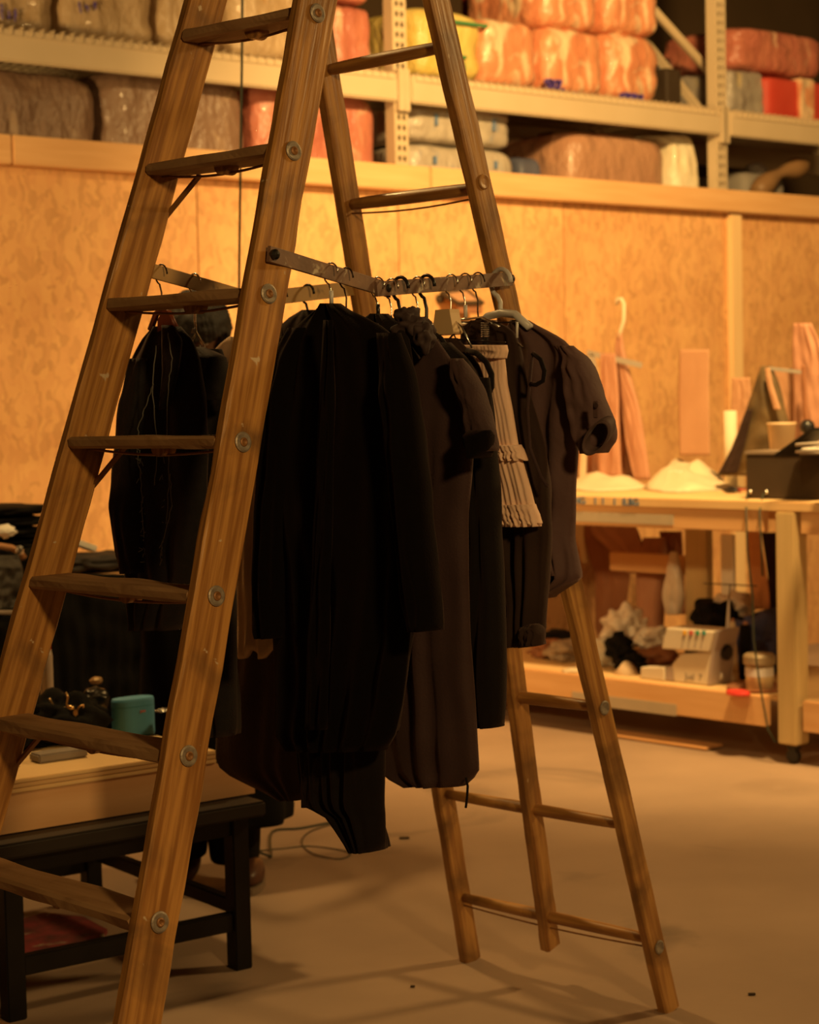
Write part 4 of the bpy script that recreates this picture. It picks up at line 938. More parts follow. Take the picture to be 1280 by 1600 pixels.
# white hook + clothes hanger hook of hide
p = PL(968, 470, BO+BPp*BK, BPp)
o = MB().tube([PL(x, y, BO+BPp*BK, BPp) for x, y in ((963, 476), (965, 468), (971, 467), (975, 475), (975, 500), (970, 516), (968, 528))], .010, 8).build('hanging_hook', CREAM, smooth=True); tag(o, 'pale plastic hook against the board wall holding the pink hide', 'hook')
# framing square
sqp = BO+BPp*(BK-.03)
o = empty('framing_square', PL(922, 552, sqp, BPp), 'grey steel L-shaped square hung left of the pale hook', 'square')
def bar(a, b, w, m, par, nm):
    a, b = PL(*a, sqp, BPp), PL(*b, sqp, BPp); d = (b-a).normalized(); fbox(nm, (a+b)/2, d, BPp, d.cross(BPp), (b-a).length, .004, w, m, par, .001)
SQ = mat('square_steel', (.42, .40, .36), .5, metal=.2)
bar((918, 551), (1003, 571), .028, SQ, o, 'short_arm'); bar((923, 553), (938, 640), .045, SQ, o, 'long_arm')
sqp = BO+BPp*(BK-.26); o = fbox('metal_ruler', (PL(1222, 578, sqp, BPp)), (PL(1245, 580, sqp, BPp)-PL(1200, 577, sqp, BPp)).normalized(), BPp, Z3, .2, .004, .016, SQ, None, .001); tag(o, 'short grey metal ruler hung at the olive jacket collar', 'ruler')
# small tray on the wall seen under the clothes rod
a, b = wall_pt(690, 470, .08), wall_pt(754, 462, .08)
o = empty('wall_tray', wall_pt(722, 466, .05), 'small dark-rimmed tray fixed to the board wall under the clothes rod', 'tray')
mb = MB()
pts = [wall_pt(690, 458, .03), wall_pt(716, 474, .14), wall_pt(754, 473, .14), wall_pt(728, 453, .03), wall_pt(690, 458, .03)]
mb.tube(pts, .012, 6); mb.build('rim', DKBOX, o)
q4 = [p-Z3*.0 for p in pts[:4]]; obj('tray_floor', q4+[p-Z3*.012 for p in q4], [(0, 1, 2, 3), (7, 6, 5, 4), (0, 4, 5, 1), (1, 5, 6, 2), (2, 6, 7, 3), (3, 7, 4, 0)], KRAFT, o)
fbox('tray_front', (wall_pt(733, 482, .12)), WD, WN, Z3, .16, .02, .05, LEATH2, o)
o = MB().lathe(wall_pt(686, 467, 0), [(.022, 0), (.022, .02), (.012, .03)], 14, WD, Z3, WN).build('round_hook', DKBOX); tag(o, 'small dark round knob on the board wall left of the tray', 'knob')

# ---------------- lower shelf things
def SH(x, y): return H(x, y, SZ)
# serger
def mach():
    p = SH(1118, 1086); fx = -BD        # right in the picture
    base = SH(1060, 1078); o = empty('overlock_machine', p, 'cream overlock sewing machine with coloured thread guides on the lower shelf', 'sewing machine')
    s_a, s_b = bs(BF(1056, 1000))[0], bs(BF(1121, 1000))[0]
    t0 = max(.06, bs(p)[1]*0+.07)
    # use the plane just behind the shelf front
    Pq = BO+BPp*t0
    def Q(x, y): q = bs(PL(x, y, Pq, BPp)); return q[0], q[2]
    def prism(name, px, d0, d1, m, par, bev_=0):
        pts = [Q(*p_) for p_ in px]; n = len(pts)
        vs = [BW(s, d0, max(z, SZ+.002)) for s, z in pts]+[BW(s, d1, max(z, SZ+.002)) for s, z in pts]
        fs = [tuple(range(n)), tuple(range(2*n-1, n-1, -1))]+[(i, (i+1) % n, (i+1) % n+n, i+n) for i in range(n)]
        oo = obj(name, vs, fs, m, par); md = oo.modifiers.new('bevel', 'BEVEL'); md.width = .006; md.segments = 2; return oo
    prism('lower_body', [(1053, 1078), (1050, 1038), (1064, 1022), (1112, 1018), (1105, 1085)], t0, t0+.13, MACH, o)
    hd = prism('thread_head', [(1038, 1013), (1046, 980), (1120, 986), (1112, 1018)], t0-.02, t0+.13, MACH, o)
    prism('end_cover', [(1105, 1086), (1112, 1018), (1119, 984), (1124, 985), (1116, 1018), (1110, 1087)], t0-.004, t0+.15, MACHS, o)
    prism('drawer_box', [(1003, 1078), (1003, 1042), (1040, 1042), (1040, 1081)], t0-.01, t0+.05, MACH, o)
    prism('drawer_side', [(1040, 1081), (1040, 1043), (1052, 1040), (1052, 1080)], t0+.0, t0+.04, MACHS, o)
    prism('needle_arm', [(1062, 1030), (1062, 1012), (1072, 1012), (1070, 1032)], t0+.03, t0+.1, DARKM, o)
    for i, (x, c) in enumerate(((1076, (.75, .45, .05)), (1086, (.6, .1, .08)), (1096, (.05, .35, .2)), (1106, (.04, .3, .28)))):
        a, b = Q(x-1, 985), Q(x-6, 1012)
        MB().tube([BW(a[0], t0-.022, a[1]), BW(b[0], t0-.022, b[1])], .0022, 6).build('thread_slot', MACHS, hd)
        MB().bev(BW(a[0], t0-.022, a[1]-.008), BD, BPp, Z3, .008, .004, .010, .002).build('tension_dial', mat('dial_%d' % i, c, .5), hd)
    a = Q(1084, 1058); text('machine_script', 'Jud  7', BW(a[0], t0-.001, a[1]), -BD, Z3, .04, mat('grey_print', (.25, .22, .2), .6), o, .002)
    a = Q(1114, 1022); MB().lathe(BW(a[0]-.004, t0+.08, a[1]), [(.034, 0), (.034, .016), (.024, .02)], 20, BPp, Z3, -BD).build('hand_wheel', DARKM, o)
    a = Q(1108, 1058); blob('lever', BW(a[0]-.008, t0+.07, a[1]), (.012, .01, .02), WHTP, o, 0, 2)
    a, b = Q(1119, 985), Q(1121, 940); MB().tube([BW(a[0], t0+.08, a[1]-.02), BW(b[0], t0+.08, b[1])], .007, 8, [.010, .004]).build('thread_mast', WHTP, o)
    a, b = Q(1082, 914), Q(1165, 918); MB().tube([BW(a[0], t0+.08, a[1]), BW(b[0], t0+.08, b[1])], .003, 6).tube([BW(Q(1121, 940)[0], t0+.08, Q(1121, 940)[1]), BW(Q(1123, 916)[0], t0+.08, Q(1123, 916)[1])], .003, 6).build('thread_guide', DARKM, o)
    return t0, Q
t0, Q = mach()
def cone(x, ytop, ybot, r, m, label, t=.30, tip=.5):
    p = PL(x, ybot, BO+BPp*t, BPp); zt = PL(x, ytop, BO+BPp*t, BPp).z
    q = V((p.x, p.y, SZ)); z0 = max(p.z-SZ, .0)
    o = empty('thread_cone', q, label, 'thread cone')
    MB().lathe(q, [(r*1.15, 0), (r*1.15, z0*.5+.004), (r, z0+.004), (r*tip, zt-SZ), (r*tip*.6, zt-SZ+.006)], 20).build('thread', m, o, smooth=True)
    MB().lathe(q+Z3*(zt-SZ+.004), [(r*.35, 0), (r*.3, .014)], 12).build('cone_tip', LEATH, o)
cone(1146, 973, 1060, .024, CREAM, 'cream thread cone behind the overlock machine', .27)
cone(1166, 978, 1060, .030, BLKCL, 'black thread cone with a pink tip right of the cream one', .33, .8)
p = BW(bs(PL(1187, 1060, BO+BPp*.10, BPp))[0], .10, SZ); o = empty('glass_jar', p, 'stubby glass jar with a wide lid near the bench leg', 'jar')
jw = .058; jh = Q(1187, 1040)[1]-SZ-.0
MB().lathe(p, [(jw, 0), (jw, jh*.8), (jw*.92, jh)], 24).build('jar_body', GLASSY, o, smooth=True)
MB().lathe(p+Z3*jh, [(jw*1.1, 0), (jw*1.15, .008), (jw*1.15, .035), (jw*1.0, .045)], 24).build('lid', mat('jar_lid', (.30, .23, .14), .5), o)
MB().lathe(p+Z3*jh*.58, [(jw*1.02, 0), (jw*1.02, .035)], 24).build('white_band', WHTP, o)
o = MB().lathe(SH(1142, 1088)+BPp*.05, [(.052, 0), (.056, .006), (.052, .018)], 24, BD, BPp*.7, Z3).build('red_tin', REDP); tag(o, 'flat red disc lying in front of the machine on the shelf edge', 'tin')
o = MB().lathe(BW(bs(PL(1186, 1060, BO+BPp*.135, BPp))[0], .135, SZ-.012), [(.12, 0), (.135, .012), (.128, .014), (.1, .006)], 28).build('round_tray', LEATH2); tag(o, 'shallow round brown tray under the glass jar', 'tray'); 
o.location.z += .012
def heap(name, x0, x1, y0, y1, t, m, label, cat, wob=.3, dep=.1, parent=None):
    a, b = PL(x0, (y0+y1)/2, BO+BPp*t, BPp), PL(x1, (y0+y1)/2, BO+BPp*t, BPp); zt = PL((x0+x1)/2, y0, BO+BPp*t, BPp).z; zb = max(SZ, PL((x0+x1)/2, y1, BO+BPp*t, BPp).z)
    c = (a+b)/2; c.z = (zt+zb)/2
    if wob > .2 and zb <= SZ+.03: c.z = zb+(zt-zb)*.45
    o = blob(name, c, ((b-a).length/2, dep, (zt-zb)/2), m, parent, wob, 4, 2.2, flat=zb-c.z, ax=-BD, ay=BPp)
    if parent is None: tag(o, label, cat)
    return o
heap('navy_bundle', 1158, 1226, 950, 1082, .55, NAVY, 'navy blue crumpled cloth bundle behind the glass jar', 'cloth', dep=.16)
heap('black_bundle', 1096, 1160, 935, 1000, .6, BLKCL, 'black cloth bundle heaped behind the sewing machine', 'cloth', dep=.14)
heap('clear_bag', 950, 1005, 950, 1012, .5, CLEAR, 'clouded clear plastic bag peaked left of the sewing machine', 'bag', .35)
heap('clear_bag', 1005, 1046, 978, 1020, .45, CLEAR, 'small clouded plastic bag touching the sewing machine head', 'bag', .35)
heap('grey_bag', 1122, 1175, 925, 975, .66, CLEAR, 'grey plastic bag above the black bundle', 'bag', .3)
heap('brown_pouch', 1000, 1052, 1008, 1056, .4, LEATH2, 'orange-brown leather pouch left of the sewing machine', 'pouch', .15)
heap('white_shoe', 935, 985, 985, 1050, .3, mat('grey_white_cloth', (.55, .52, .46), .7), 'off-white sneaker-like bundle behind the ladder leg', 'bundle', .3)
heap('black_sleeve', 950, 984, 990, 1030, .18, BLKCL, 'black twisted cloth over the off-white bundle', 'cloth', .4, .05)
heap('black_sleeve', 962, 1006, 1016, 1060, .2, BLKCL, 'black cloth tail running down to the white drawer box', 'cloth', .4, .05)
a = PL(985, 1046, BO+BPp*.12, BPp); o = MB().tube([a-BPp*.0+BD*.10-Z3*.055, a+BD*.04-Z3*.03, a], .03, 12, [.022, .04, .046]).build('rolled_hide', mat('beige_hide', (.55, .40, .26), .7), smooth=True); tag(o, 'rolled beige cloth with an open spiral end on the shelf', 'roll')
heap('brown_bundle', 838, 878, 1000, 1040, .35, LEATH2, 'brown folded cloth heap at the left end of the shelf', 'cloth', .35)
heap('grey_bundle', 866, 905, 998, 1040, .3, mat('taupe_cloth', (.32, .24, .17), .8), 'taupe folded cloth heap beside the ladder leg', 'cloth', .35)
heap('dark_bundle', 845, 900, 985, 1004, .6, BLKCL, 'dark low cloth heap at the back of the left shelf end', 'cloth', .3)
heap('cream_bundle', 893, 925, 1044, 1070, .12, CREAM, 'cream folded cloth at the front edge behind the ladder leg', 'cloth', .25)
o = fbox('floor_board', H(1030, 1155, .01), BD, BPp, Z3, .6, .12, .012, PINE); tag(o, 'thin wooden strip on the floor in the shade under the bench', 'board')

# ================================================================== LOW STEEL TABLE
TA = H(375, 1512, 0); TB = H(22, 1592, 0); td = (TB-TA); TL = td.length; td.normalize(); tp = V((-td.y, td.x, 0))
if tp.y < 0: tp = -tp
TH = .45; 
def TW(s, t, z): return TA+td*s+tp*t+Z3*z
tab = empty('steel_table', TW(TL/2, .4, 0), 'low black steel table with lower bars at the left front', 'table')
TD = .85; EX = TL+1.1
for (s_, t_) in ((0, 0), (TL+.0, 0), (0, TD), (TL, TD)):
    fbox('leg', TW(s_, t_, TH/2-.02), td, tp, Z3, .05, .05, TH-.04, BLKST, tab, .003)
fbox('table_top', TW(TL/2+.0, TD/2, TH-.02), td, tp, Z3, TL+.12, TD+.12, .04, mat('black_top', (.008, .004, .002), .55, (.014, .008, .005), 6), tab, .006)
fbox('apron', TW(TL/2, 0, TH-.065), td, tp, Z3, TL-.04, .03, .05, BLKST, tab)
fbox('stretcher', TW(TL/2, 0, .13), td, tp, Z3, TL-.05, .03, .05, BLKST, tab)
fbox('stretcher', TW(TL/2, TD, .13), td, tp, Z3, TL-.05, .03, .05, BLKST, tab)
for s_ in (0, TL): fbox('stretcher', TW(s_, TD/2, .165), td, tp, Z3, .03, TD-.05, .04, BLKST, tab)
# wooden bed on it
wood = empty('wooden_box', TW(.5, .35, TH), 'long pine box with a plywood lid lying on the low black table', 'box')
f1 = bs  # unused
fy = .035
def TF(x, y, t=fy): return PL(x, y, TA+tp*t, tp)
def tc(p): d = V(p)-TA; return d.dot(td), d.z
sE = tc(TF(398, 1225))[0]; sP = tc(TF(337, 1180))[0]; zP = tc(TF(245, 1206))[1]; zTop = tc(TF(245, 1185))[1]
sL = TL+.35
vs = []
for t_ in (fy, fy+.04):
    for s_, z_ in ((sE, TH+.003), (sE, TH+.045), (sP, zP), (sL, zP), (sL, TH+.003)): vs.append(TW(s_, t_, z_))
obj('front_board', vs, [(0, 1, 2, 3, 4), (9, 8, 7, 6, 5), (0, 5, 6, 1), (1, 6, 7, 2), (2, 7, 8, 3), (3, 8, 9, 4), (4, 9, 5, 0)], mat('pine_front', (.62, .34, .16), .55, (.74, .46, .25), 4, (.6, 6, 6)), wood, axes(td, tp, Z3))
WDp = .70
tply = zTop-zP
for k in range(3):
    fbox('plywood_layer', TW((sP+sL)/2, fy+WDp/2-.005, zP+tply*(k+.5)/3), td, tp, Z3, sL-sP, WDp, tply/3-.001, (PLY, mat('ply_mid', (.66, .42, .2), .6), PLY)[k], wood, .002)
fbox('back_board', TW((sP+sL)/2, fy+WDp-.05, (TH+zP)/2+.002), td, tp, Z3, sL-sP, .03, zP-TH-.004, PINE, wood)
fbox('handle_slot', TW(tc(H(25, 1208, zTop))[0], fy+.16, zTop+.001), td, tp, Z3, .09, .03, .003, DKBOX, wood, .001)
WT = zP+tply
def TT(x, y, z=None): return H(x, y, WT if z is None else z)
# speaker
p = U(209, 1147, 5.3); p.z = WT
o = empty('portable_speaker', p, 'small teal rounded speaker standing on the pine box', 'speaker')
htop = U(209, 1090, 5.3).z-WT
def stad(c, a, b, h0, h1, m, nm, par, rnd=.006):
    mb = MB(); ax = (td*-1); n = 36
    for (z, s_) in ((h0, .97), (h0+rnd, 1), (h1-rnd, 1), (h1, .96)):
        for k in range(n):
            th = 2*math.pi*k/n; x = math.copysign(abs(math.cos(th))**.6, math.cos(th))*a*s_; y = math.copysign(abs(math.sin(th))**.9, math.sin(th))*b*s_
            mb.v.append(c+ax*x+tp*y+Z3*z)
    for i in range(3):
        for k in range(n): q_ = i*n+k; r_ = i*n+(k+1) % n; mb.f.append((q_, r_, r_+n, q_+n))
    mb.f.append(tuple(range(n))); mb.f.append(tuple(3*n+k for k in range(n-1, -1, -1)))
    return mb.build(nm, m, par, smooth=False)
sw = 30/3000*5.3
stad(p, sw*1.18, .034, 0, htop, TEAL, 'casing', o)
stad(p, sw*1.19, .0345, htop-.022, htop-.020, mat('teal_dark', (.02, .2, .27), .6), 'seam', o, .0005)
text('red_mark', 'pse', p-tp*.0355-td*.012+Z3*(htop-.034)-td*0, -td, Z3, .013, mat('pale_red', (.7, .2, .15), .5), o, .001)
# dark clutter on the box
def clutter(name, x, y, rx, rz, ry, m, label, cat, wob=.3, z=None, lift=0):
    c = TT(x, y, z); o = blob(name, c+Z3*(rz*.75+lift), (rx, ry, rz), m, None, wob, 4, 2.4, flat=-rz*.75, ax=-td, ay=tp); tag(o, label, cat); return o
clutter('camera_bag', 95, 1160, .12, .075, .09, BLKCL, 'black soft bag lying on the pine box behind the brass clamp', 'bag')
clutter('black_cloth', 140, 1150, .06, .05, .05, BLKCL, 'black cloth heap left of the teal speaker', 'cloth')
clutter('black_cloth', 20, 1168, .13, .05, .09, BLKCL, 'black cloth heap at the left edge of the pine box', 'cloth')
clutter('black_cloth', 290, 1150, .05, .045, .05, BLKCL, 'black cloth heap right of the teal speaker', 'cloth')
clutter('compact_camera', 150, 1140, .045, .035, .035, DARKM, 'dark camera-like lump with a rounded top behind the clamp', 'camera', .12, None, .06)
mb = MB()
q = [TT(x, y, WT+.09)-tp*.05 for x, y in ((77, 1090), (84, 1104), (96, 1108), (110, 1112), (120, 1118))]
mb.tube([U(x, y, 5.16) for x, y in ((77, 1091), (83, 1102), (95, 1107), (108, 1104))], .0032, 6)
mb.tube([U(x, y, 5.16) for x, y in ((103, 1082), (106, 1090), (104, 1100), (110, 1110), (118, 1116))], .0032, 6)
mb.tube([U(x, y, 5.16) for x, y in ((118, 1114), (124, 1104), (131, 1101), (130, 1106))], .0026, 6)
o = empty('brass_clamp', U(108, 1106, 5.16), 'forked brass clamp lying on the black bag', 'clamp')
mb.build('fork', BRASS, o, smooth=True); blob('knuckle', U(110, 1106, 5.15), (.011, .009, .009), BRASS, o, .2, 2)
fbox('foot', U(118, 1114, 5.15), X3, Y3, Z3, .012, .01, .02, BRASS, o)
clutter('silver_buckle', 254, 1140, .018, .006, .012, STEELW, 'silver buckle just right of the teal speaker', 'buckle', .4, None, .05)
clutter('metal_cup', 152, 1112, .020, .012, .02, mat('dull_brass', (.4, .28, .15), .35, metal=.6), 'dull brass ring on top of the dark camera', 'ring', .1, None, .085)
o = fbox('grey_block', TT(92, 1186)+Z3*.012, -td, tp, Z3, .14, .06, .022, mat('grey_plastic', (.24, .2, .17), .6)); tag(o, 'flat grey block at the front of the black bag', 'block')
o = obj('red_pennant', [V(v) for v in ()] or [U(x, y, Y_) for Y_ in (5.5, 5.515) for x, y in ((73, 985), (82, 975), (81, 1012), (70, 1014))], [(0, 1, 2, 3), (7, 6, 5, 4), (0, 4, 5, 1), (1, 5, 6, 2), (2, 6, 7, 3), (3, 7, 4, 0)], REDP)
bt = empty('spray_bottle', V((U(75, 1100, 5.5).x, 5.5, WT)), 'narrow pale bottle with a red top beside the left ladder rail', 'bottle')
bpy.data.objects.remove(o)
c = V((U(75, 1100, 5.5).x, 5.5, WT)); z1, z2 = U(75, 1014, 5.5).z-WT, U(75, 976, 5.5).z-WT
MB().lathe(c, [(.016, 0), (.018, .01), (.018, z1-.02), (.014, z1)], 16).build('bottle_body', mat('frosted', (.55, .45, .38), .4), bt, smooth=True)
MB().lathe(c+Z3*z1, [(.015, 0), (.015, (z2-z1)*.7), (.008, z2-z1)], 16).build('cap', REDP, bt, smooth=True)
# rug below
pts = [H(x, y, .012) for x, y in ((20, 1440), (70, 1425), (130, 1432), (168, 1452), (150, 1475), (90, 1492), (20, 1498), (-30, 1470))]
mb = MB().add(pts+[V((p.x, p.y, .001)) for p in pts], [tuple(range(8)), tuple(range(15, 7, -1))]+[(i, (i+1) % 8, (i+1) % 8+8, i+8) for i in range(8)])
o = mb.build('red_rug', RUG); tag(o, 'small red patterned cloth lying on the floor under the low table', 'rug')

# ================================================================== BACK TABLE WITH CLOTHES
KA = H(195, 888, .93); kd = WD.copy(); kp = -WN
KZ = .93
kt = empty('back_table', V((KA.x-.7, KA.y+.4, 0)), 'wide wooden table against the board wall piled with dark clothes', 'table')
def KW(s, t, z): return V((KA.x, KA.y, 0))-kd*s+kp*t+Z3*z
fbox('table_top', KW(.55, .3, KZ-.03), kd, kp, Z3, 2.6, .6, .03, PINE, kt)
fbox('apron', KW(.55, .03, KZ-.09), kd, kp, Z3, 2.5, .03, .08, PINE, kt)
for s_ in (-.65, 1.8):
    for t_ in (.05, .55): fbox('leg', KW(s_, t_, KZ/2-.03), kd, kp, Z3, .07, .07, KZ-.07, PINEV, kt)
o = fbox('grey_mat', KW(.1, .42, KZ-.01), kd, kp, Z3, .9, .25, .008, mat('grey_cover', (.15, .11, .09), .8), None, .003); tag(o, 'grey cloth laid on the back table against the board wall', 'cloth')
def kheap(name, x0, x1, y0, y1, t, m, label, cat='clothes', dep=.2, wob=.25):
    P_ = KW(0, t, 0); a, b = PL(x0, (y0+y1)/2, P_, kp), PL(x1, (y0+y1)/2, P_, kp); zt = PL((x0+x1)/2, y0, P_, kp).z; zb = KZ-.014
    c = (a+b)/2; c.z = (zt+zb)/2
    o = blob(name, c, ((b-a).length/2, dep, max(.02, (zt-zb)/2)), m, None, wob, 4, 2.2, flat=zb-c.z, ax=kd, ay=kp); tag(o, label, cat); return o
kheap('black_garment', 100, 205, 862, 892, .14, mat('grey_black', (.04, .033, .03), .8), 'crumpled dark grey garment between the tag and the table edge', dep=.12)
for k, (y0, y1) in enumerate(((838, 856), (820, 839), (803, 821), (786, 804))):
    P_ = KW(0, .25, 0); a, b = PL(-60, y0, P_, kp), PL(64-k*1.5, y0, P_, kp); zt, zb = PL(30, y0, P_, kp).z, PL(30, y1, P_, kp).z
    c = (a+b)/2; c.z = (zt+zb)/2
    o = bale('folded_garment', (c, kd, kp, Z3, (b-a).length/2, .16, (zt-zb)/2*.92), BLKCL, None, .09, 3.2); tag(o, 'folded black garment, %s of the stack at the left edge' % ('lowest', 'second from below', 'third from below', 'topmost')[k], 'clothes', 'folded black clothes at the left edge')
kheap('black_garment', -40, 62, 850, 892, .16, BLKCL, 'dark garment spread under the folded stack on the back table', dep=.12)
P_ = KW(0, .1, 0)
o = empty('leather_handbag', PL(12, 930, P_, kp), 'dark grey bag with a tan strap hanging off the back table', 'bag')
cloth('bag_body', [(868, -40, 30), (900, -50, 36), (940, -50, 34), (955, -48, 28)], KW(0, -.06, 0), kp, mat('bag_grey', (.05, .042, .035), .7), o, .06, 4, .015)
MB().tube([PL(x, y, KW(0, -.04, 0), kp) for x, y in ((-30, 850), (0, 853), (18, 856), (30, 862), (38, 872))], .011, 8).build('strap', mat('tan_strap', (.45, .22, .10), .5), o, smooth=True)
MB().lathe(PL(30, 860, KW(0, -.065, 0), kp), [(.016, 0), (.016, .004), (.008, .008)], 16, kd, Z3, -kp).build('buckle', STEELW, o)
o = blob('white_tissue', PL(8, 830, KW(0, .02, 0), kp), (.035, .03, .02), PAPER, None, .3, 3); tag(o, 'crumpled white tissue beside the folded black stack', 'tissue')
p = PL(131, 852, KW(0, .2, 0), kp); o = fbox('paper_tag', p, (kd*.9-Z3*.35).normalized(), kp, (kd*.9-Z3*.35).normalized().cross(kp), .085, .05, .022, PAPER, None, .003); tag(o, 'white folded label lying on the dark garment', 'label')
p = PL(117, 922, KW(0, -.02, 0), kp); o = fbox('hanging_tag', p, kd, kp, Z3, .032, .006, .07, mat('tan_card', (.5, .36, .2), .7), None, .002); tag(o, 'small tan tag hanging below the edge of the back table', 'tag')
o = cloth('black_drape', [(897, 60, 250), (960, 62, 250), (1060, 66, 250), (1180, 70, 250)], KW(0, -.05, 0), kp, BLKCL, None, .05, 9, .02); tag(o, 'black cloth draped from the back table edge to the floor', 'drape')
o = cloth('black_drape', [(950, -120, 60), (1060, -120, 64), (1180, -120, 66)], KW(0, -.09, 0), kp, BLKCL, None, .05, 7, .02); tag(o, 'black cloth hanging below the dark bag at the left edge', 'drape')
o = MB().tube([PL(x, 957, KW(0, -.14, 0), kp) for x in (-80, 30)], .008, 8).build('steel_bar', mat('bar_grey', (.3, .24, .2), .4), smooth=True); tag(o, 'thin pale bar crossing below the dark bag', 'bar')

# ================================================================== PERSON
PY = 5.95
def PP(x, y, d=0): return U(x, y, PY+d)
def skin_mesh(nodes, edges, sub=2):
    me = bpy.data.meshes.new('tmp'); me.from_pydata([n[0] for n in nodes], edges, []); o = bpy.data.objects.new('tmp', me); COL.objects.link(o)
    md = o.modifiers.new('s', 'SKIN'); md.use_smooth_shade = True
    for i, nd in enumerate(nodes):
        r = nd[1]; me.skin_vertices[0].data[i].radius = (r, r) if not isinstance(r, tuple) else r
    me.skin_vertices[0].data[0].use_root = True
    sb_ = o.modifiers.new('u', 'SUBSURF'); sb_.levels = sub; sb_.render_levels = sub
    dg = bpy.context.evaluated_depsgraph_get(); dg.update(); m2 = bpy.data.meshes.new_from_object(o.evaluated_get(dg)); bpy.data.objects.remove(o)
    return [v.co.copy() for v in m2.vertices], [list(p.vertices) for p in m2.polygons]
hx = U(312, 510, PY).x; hz = U(312, 518, PY).z           # head centre
person = empty('person', V((hx-.03, PY, 0)), 'person in black with dark hair, head bowed, standing behind the hanging jackets', 'person')
cxp = hx+.0
sh = 1.40
nodes = [((cxp, PY, .92), .14), ((cxp, PY, 1.12), .12), ((cxp, PY, 1.30), (.15)), ((cxp, PY-.01, 1.42), .085), ((cxp, PY-.02, 1.50), .052), ((cxp, PY-.06, 1.60), .06)]
edges = [(0, 1), (1, 2), (2, 3), (3, 4), (4, 5)]
elbow = PP(178, 785); elbow = V((elbow.x+.03, PY-.02, elbow.z+.03))
nodes += [((cxp-.17, PY, 1.39), .055), (tuple((V((cxp-.17, PY, 1.37))+elbow)/2), .045), (tuple(elbow), .040), ((cxp-.20, PY-.22, 1.17), .032), ((cxp-.12, PY-.33, 1.20), .024), ((cxp-.08, PY-.38, 1.21), .024)]
edges += [(3, 6), (6, 7), (7, 8), (8, 9), (9, 10), (10, 11)]
nodes += [((cxp+.17, PY, 1.39), .055), ((cxp+.22, PY-.02, 1.22), .045), ((cxp+.22, PY-.10, 1.10), .038), ((cxp+.13, PY-.26, 1.15), .03), ((cxp+.05, PY-.35, 1.18), .024)]
edges += [(3, 12), (12, 13), (13, 14), (14, 15), (15, 16)]
footx = [U(300, 1400, PY).x, U(368, 1400, PY).x]
for s_, fx_ in ((-1, footx[0]), (1, footx[1])):
    b0 = len(nodes); nodes += [((cxp+s_*.09, PY, .85), .09), ((cxp+s_*.10, PY, .50), .06), ((fx_, PY, .12), .036), ((fx_, PY, .06), .04), ((fx_+.03*s_, PY-.13, .035), .030)]
    edges += [(0, b0), (b0, b0+1), (b0+1, b0+2), (b0+2, b0+3), (b0+3, b0+4)]
vs, fs = skin_mesh(nodes, edges)
allv, allf = list(vs), list(fs)
def addmesh(v2, f2):
    n = len(allv); allv.extend(v2); allf.extend([[i+n for i in f] for f in f2])
# fingers, each its own chain from inside the palm
for hp, sgn in ((V((cxp-.08, PY-.38, 1.21)), 1), (V((cxp+.05, PY-.35, 1.18)), -1)):
    for k in range(4):
        o_ = V((0, 0, .028-.018*k)); L_ = (.062, .072, .068, .052)[k]
        v2, f2 = skin_mesh([(tuple(hp+o_*.6), .009), (tuple(hp+o_+V((sgn*.5*L_, -.55*L_, 0))), .0085), (tuple(hp+o_+V((sgn*.95*L_, -.75*L_, -.006))), .008), (tuple(hp+o_+V((sgn*1.2*L_, -.5*L_, -.01))), .007)], [(0, 1), (1, 2), (2, 3)], 1); addmesh(v2, f2)
    v2, f2 = skin_mesh([(tuple(hp), .010), (tuple(hp+V((sgn*.01, .0, .045))), .010), (tuple(hp+V((sgn*.035, -.02, .062))), .0085)], [(0, 1), (1, 2)], 1); addmesh(v2, f2)
# head: skull, jaw, nose, ears
def ell(c, r, rot=None):
    bm = bmesh.new(); bmesh.ops.create_icosphere(bm, subdivisions=3, radius=1); R_ = rot or Matrix.Identity(3)
    v2 = [V(c)+R_ @ V((v.co.x*r[0], v.co.y*r[1], v.co.z*r[2])) for v in bm.verts]; bm.verts.index_update(); f2 = [[v.index for v in f.verts] for f in bm.faces]; bm.free(); return v2, f2
HR = Matrix.Rotation(math.radians(28), 3, 'X')         # bowed head
hc = V((hx, PY-.06, hz-.012))
def hd(p): return hc+HR @ V(p)
for c, r in (((0, .01, .02), (.074, .092, .095)), ((0, -.02, -.045), (.056, .062, .062)), ((0, -.092, -.012), (.012, .018, .022)), ((-.074, .01, -.005), (.010, .018, .028)), ((.074, .01, -.005), (.010, .018, .028)), ((0, -.078, -.052), (.024, .012, .008)), ((0, -.066, -.088), (.022, .02, .016)), ((-.03, -.074, .022), (.02, .012, .008)), ((.03, -.074, .022), (.02, .012, .008))):
    addmesh(*ell(hd(c), r, HR))
v2, f2 = skin_mesh([(tuple(hc+V((0, .03, -.06))), .05), ((cxp, PY-.01, 1.44), .055)], [(0, 1)], 2); addmesh(v2, f2)
body = obj('body', allv, allf, SKIN, person, smooth=True, org=(cxp, PY, 1.0))
rm = body.modifiers.new('remesh', 'REMESH'); rm.mode = 'VOXEL'; rm.voxel_size = .0075; rm.use_smooth_shade = True
for sx in (-.028, .028):
    e_ = blob('eye', hd((sx, -.076, .008)), (.011, .007, .007), mat('eye_white', (.55, .5, .45), .3), person, 0, 2)
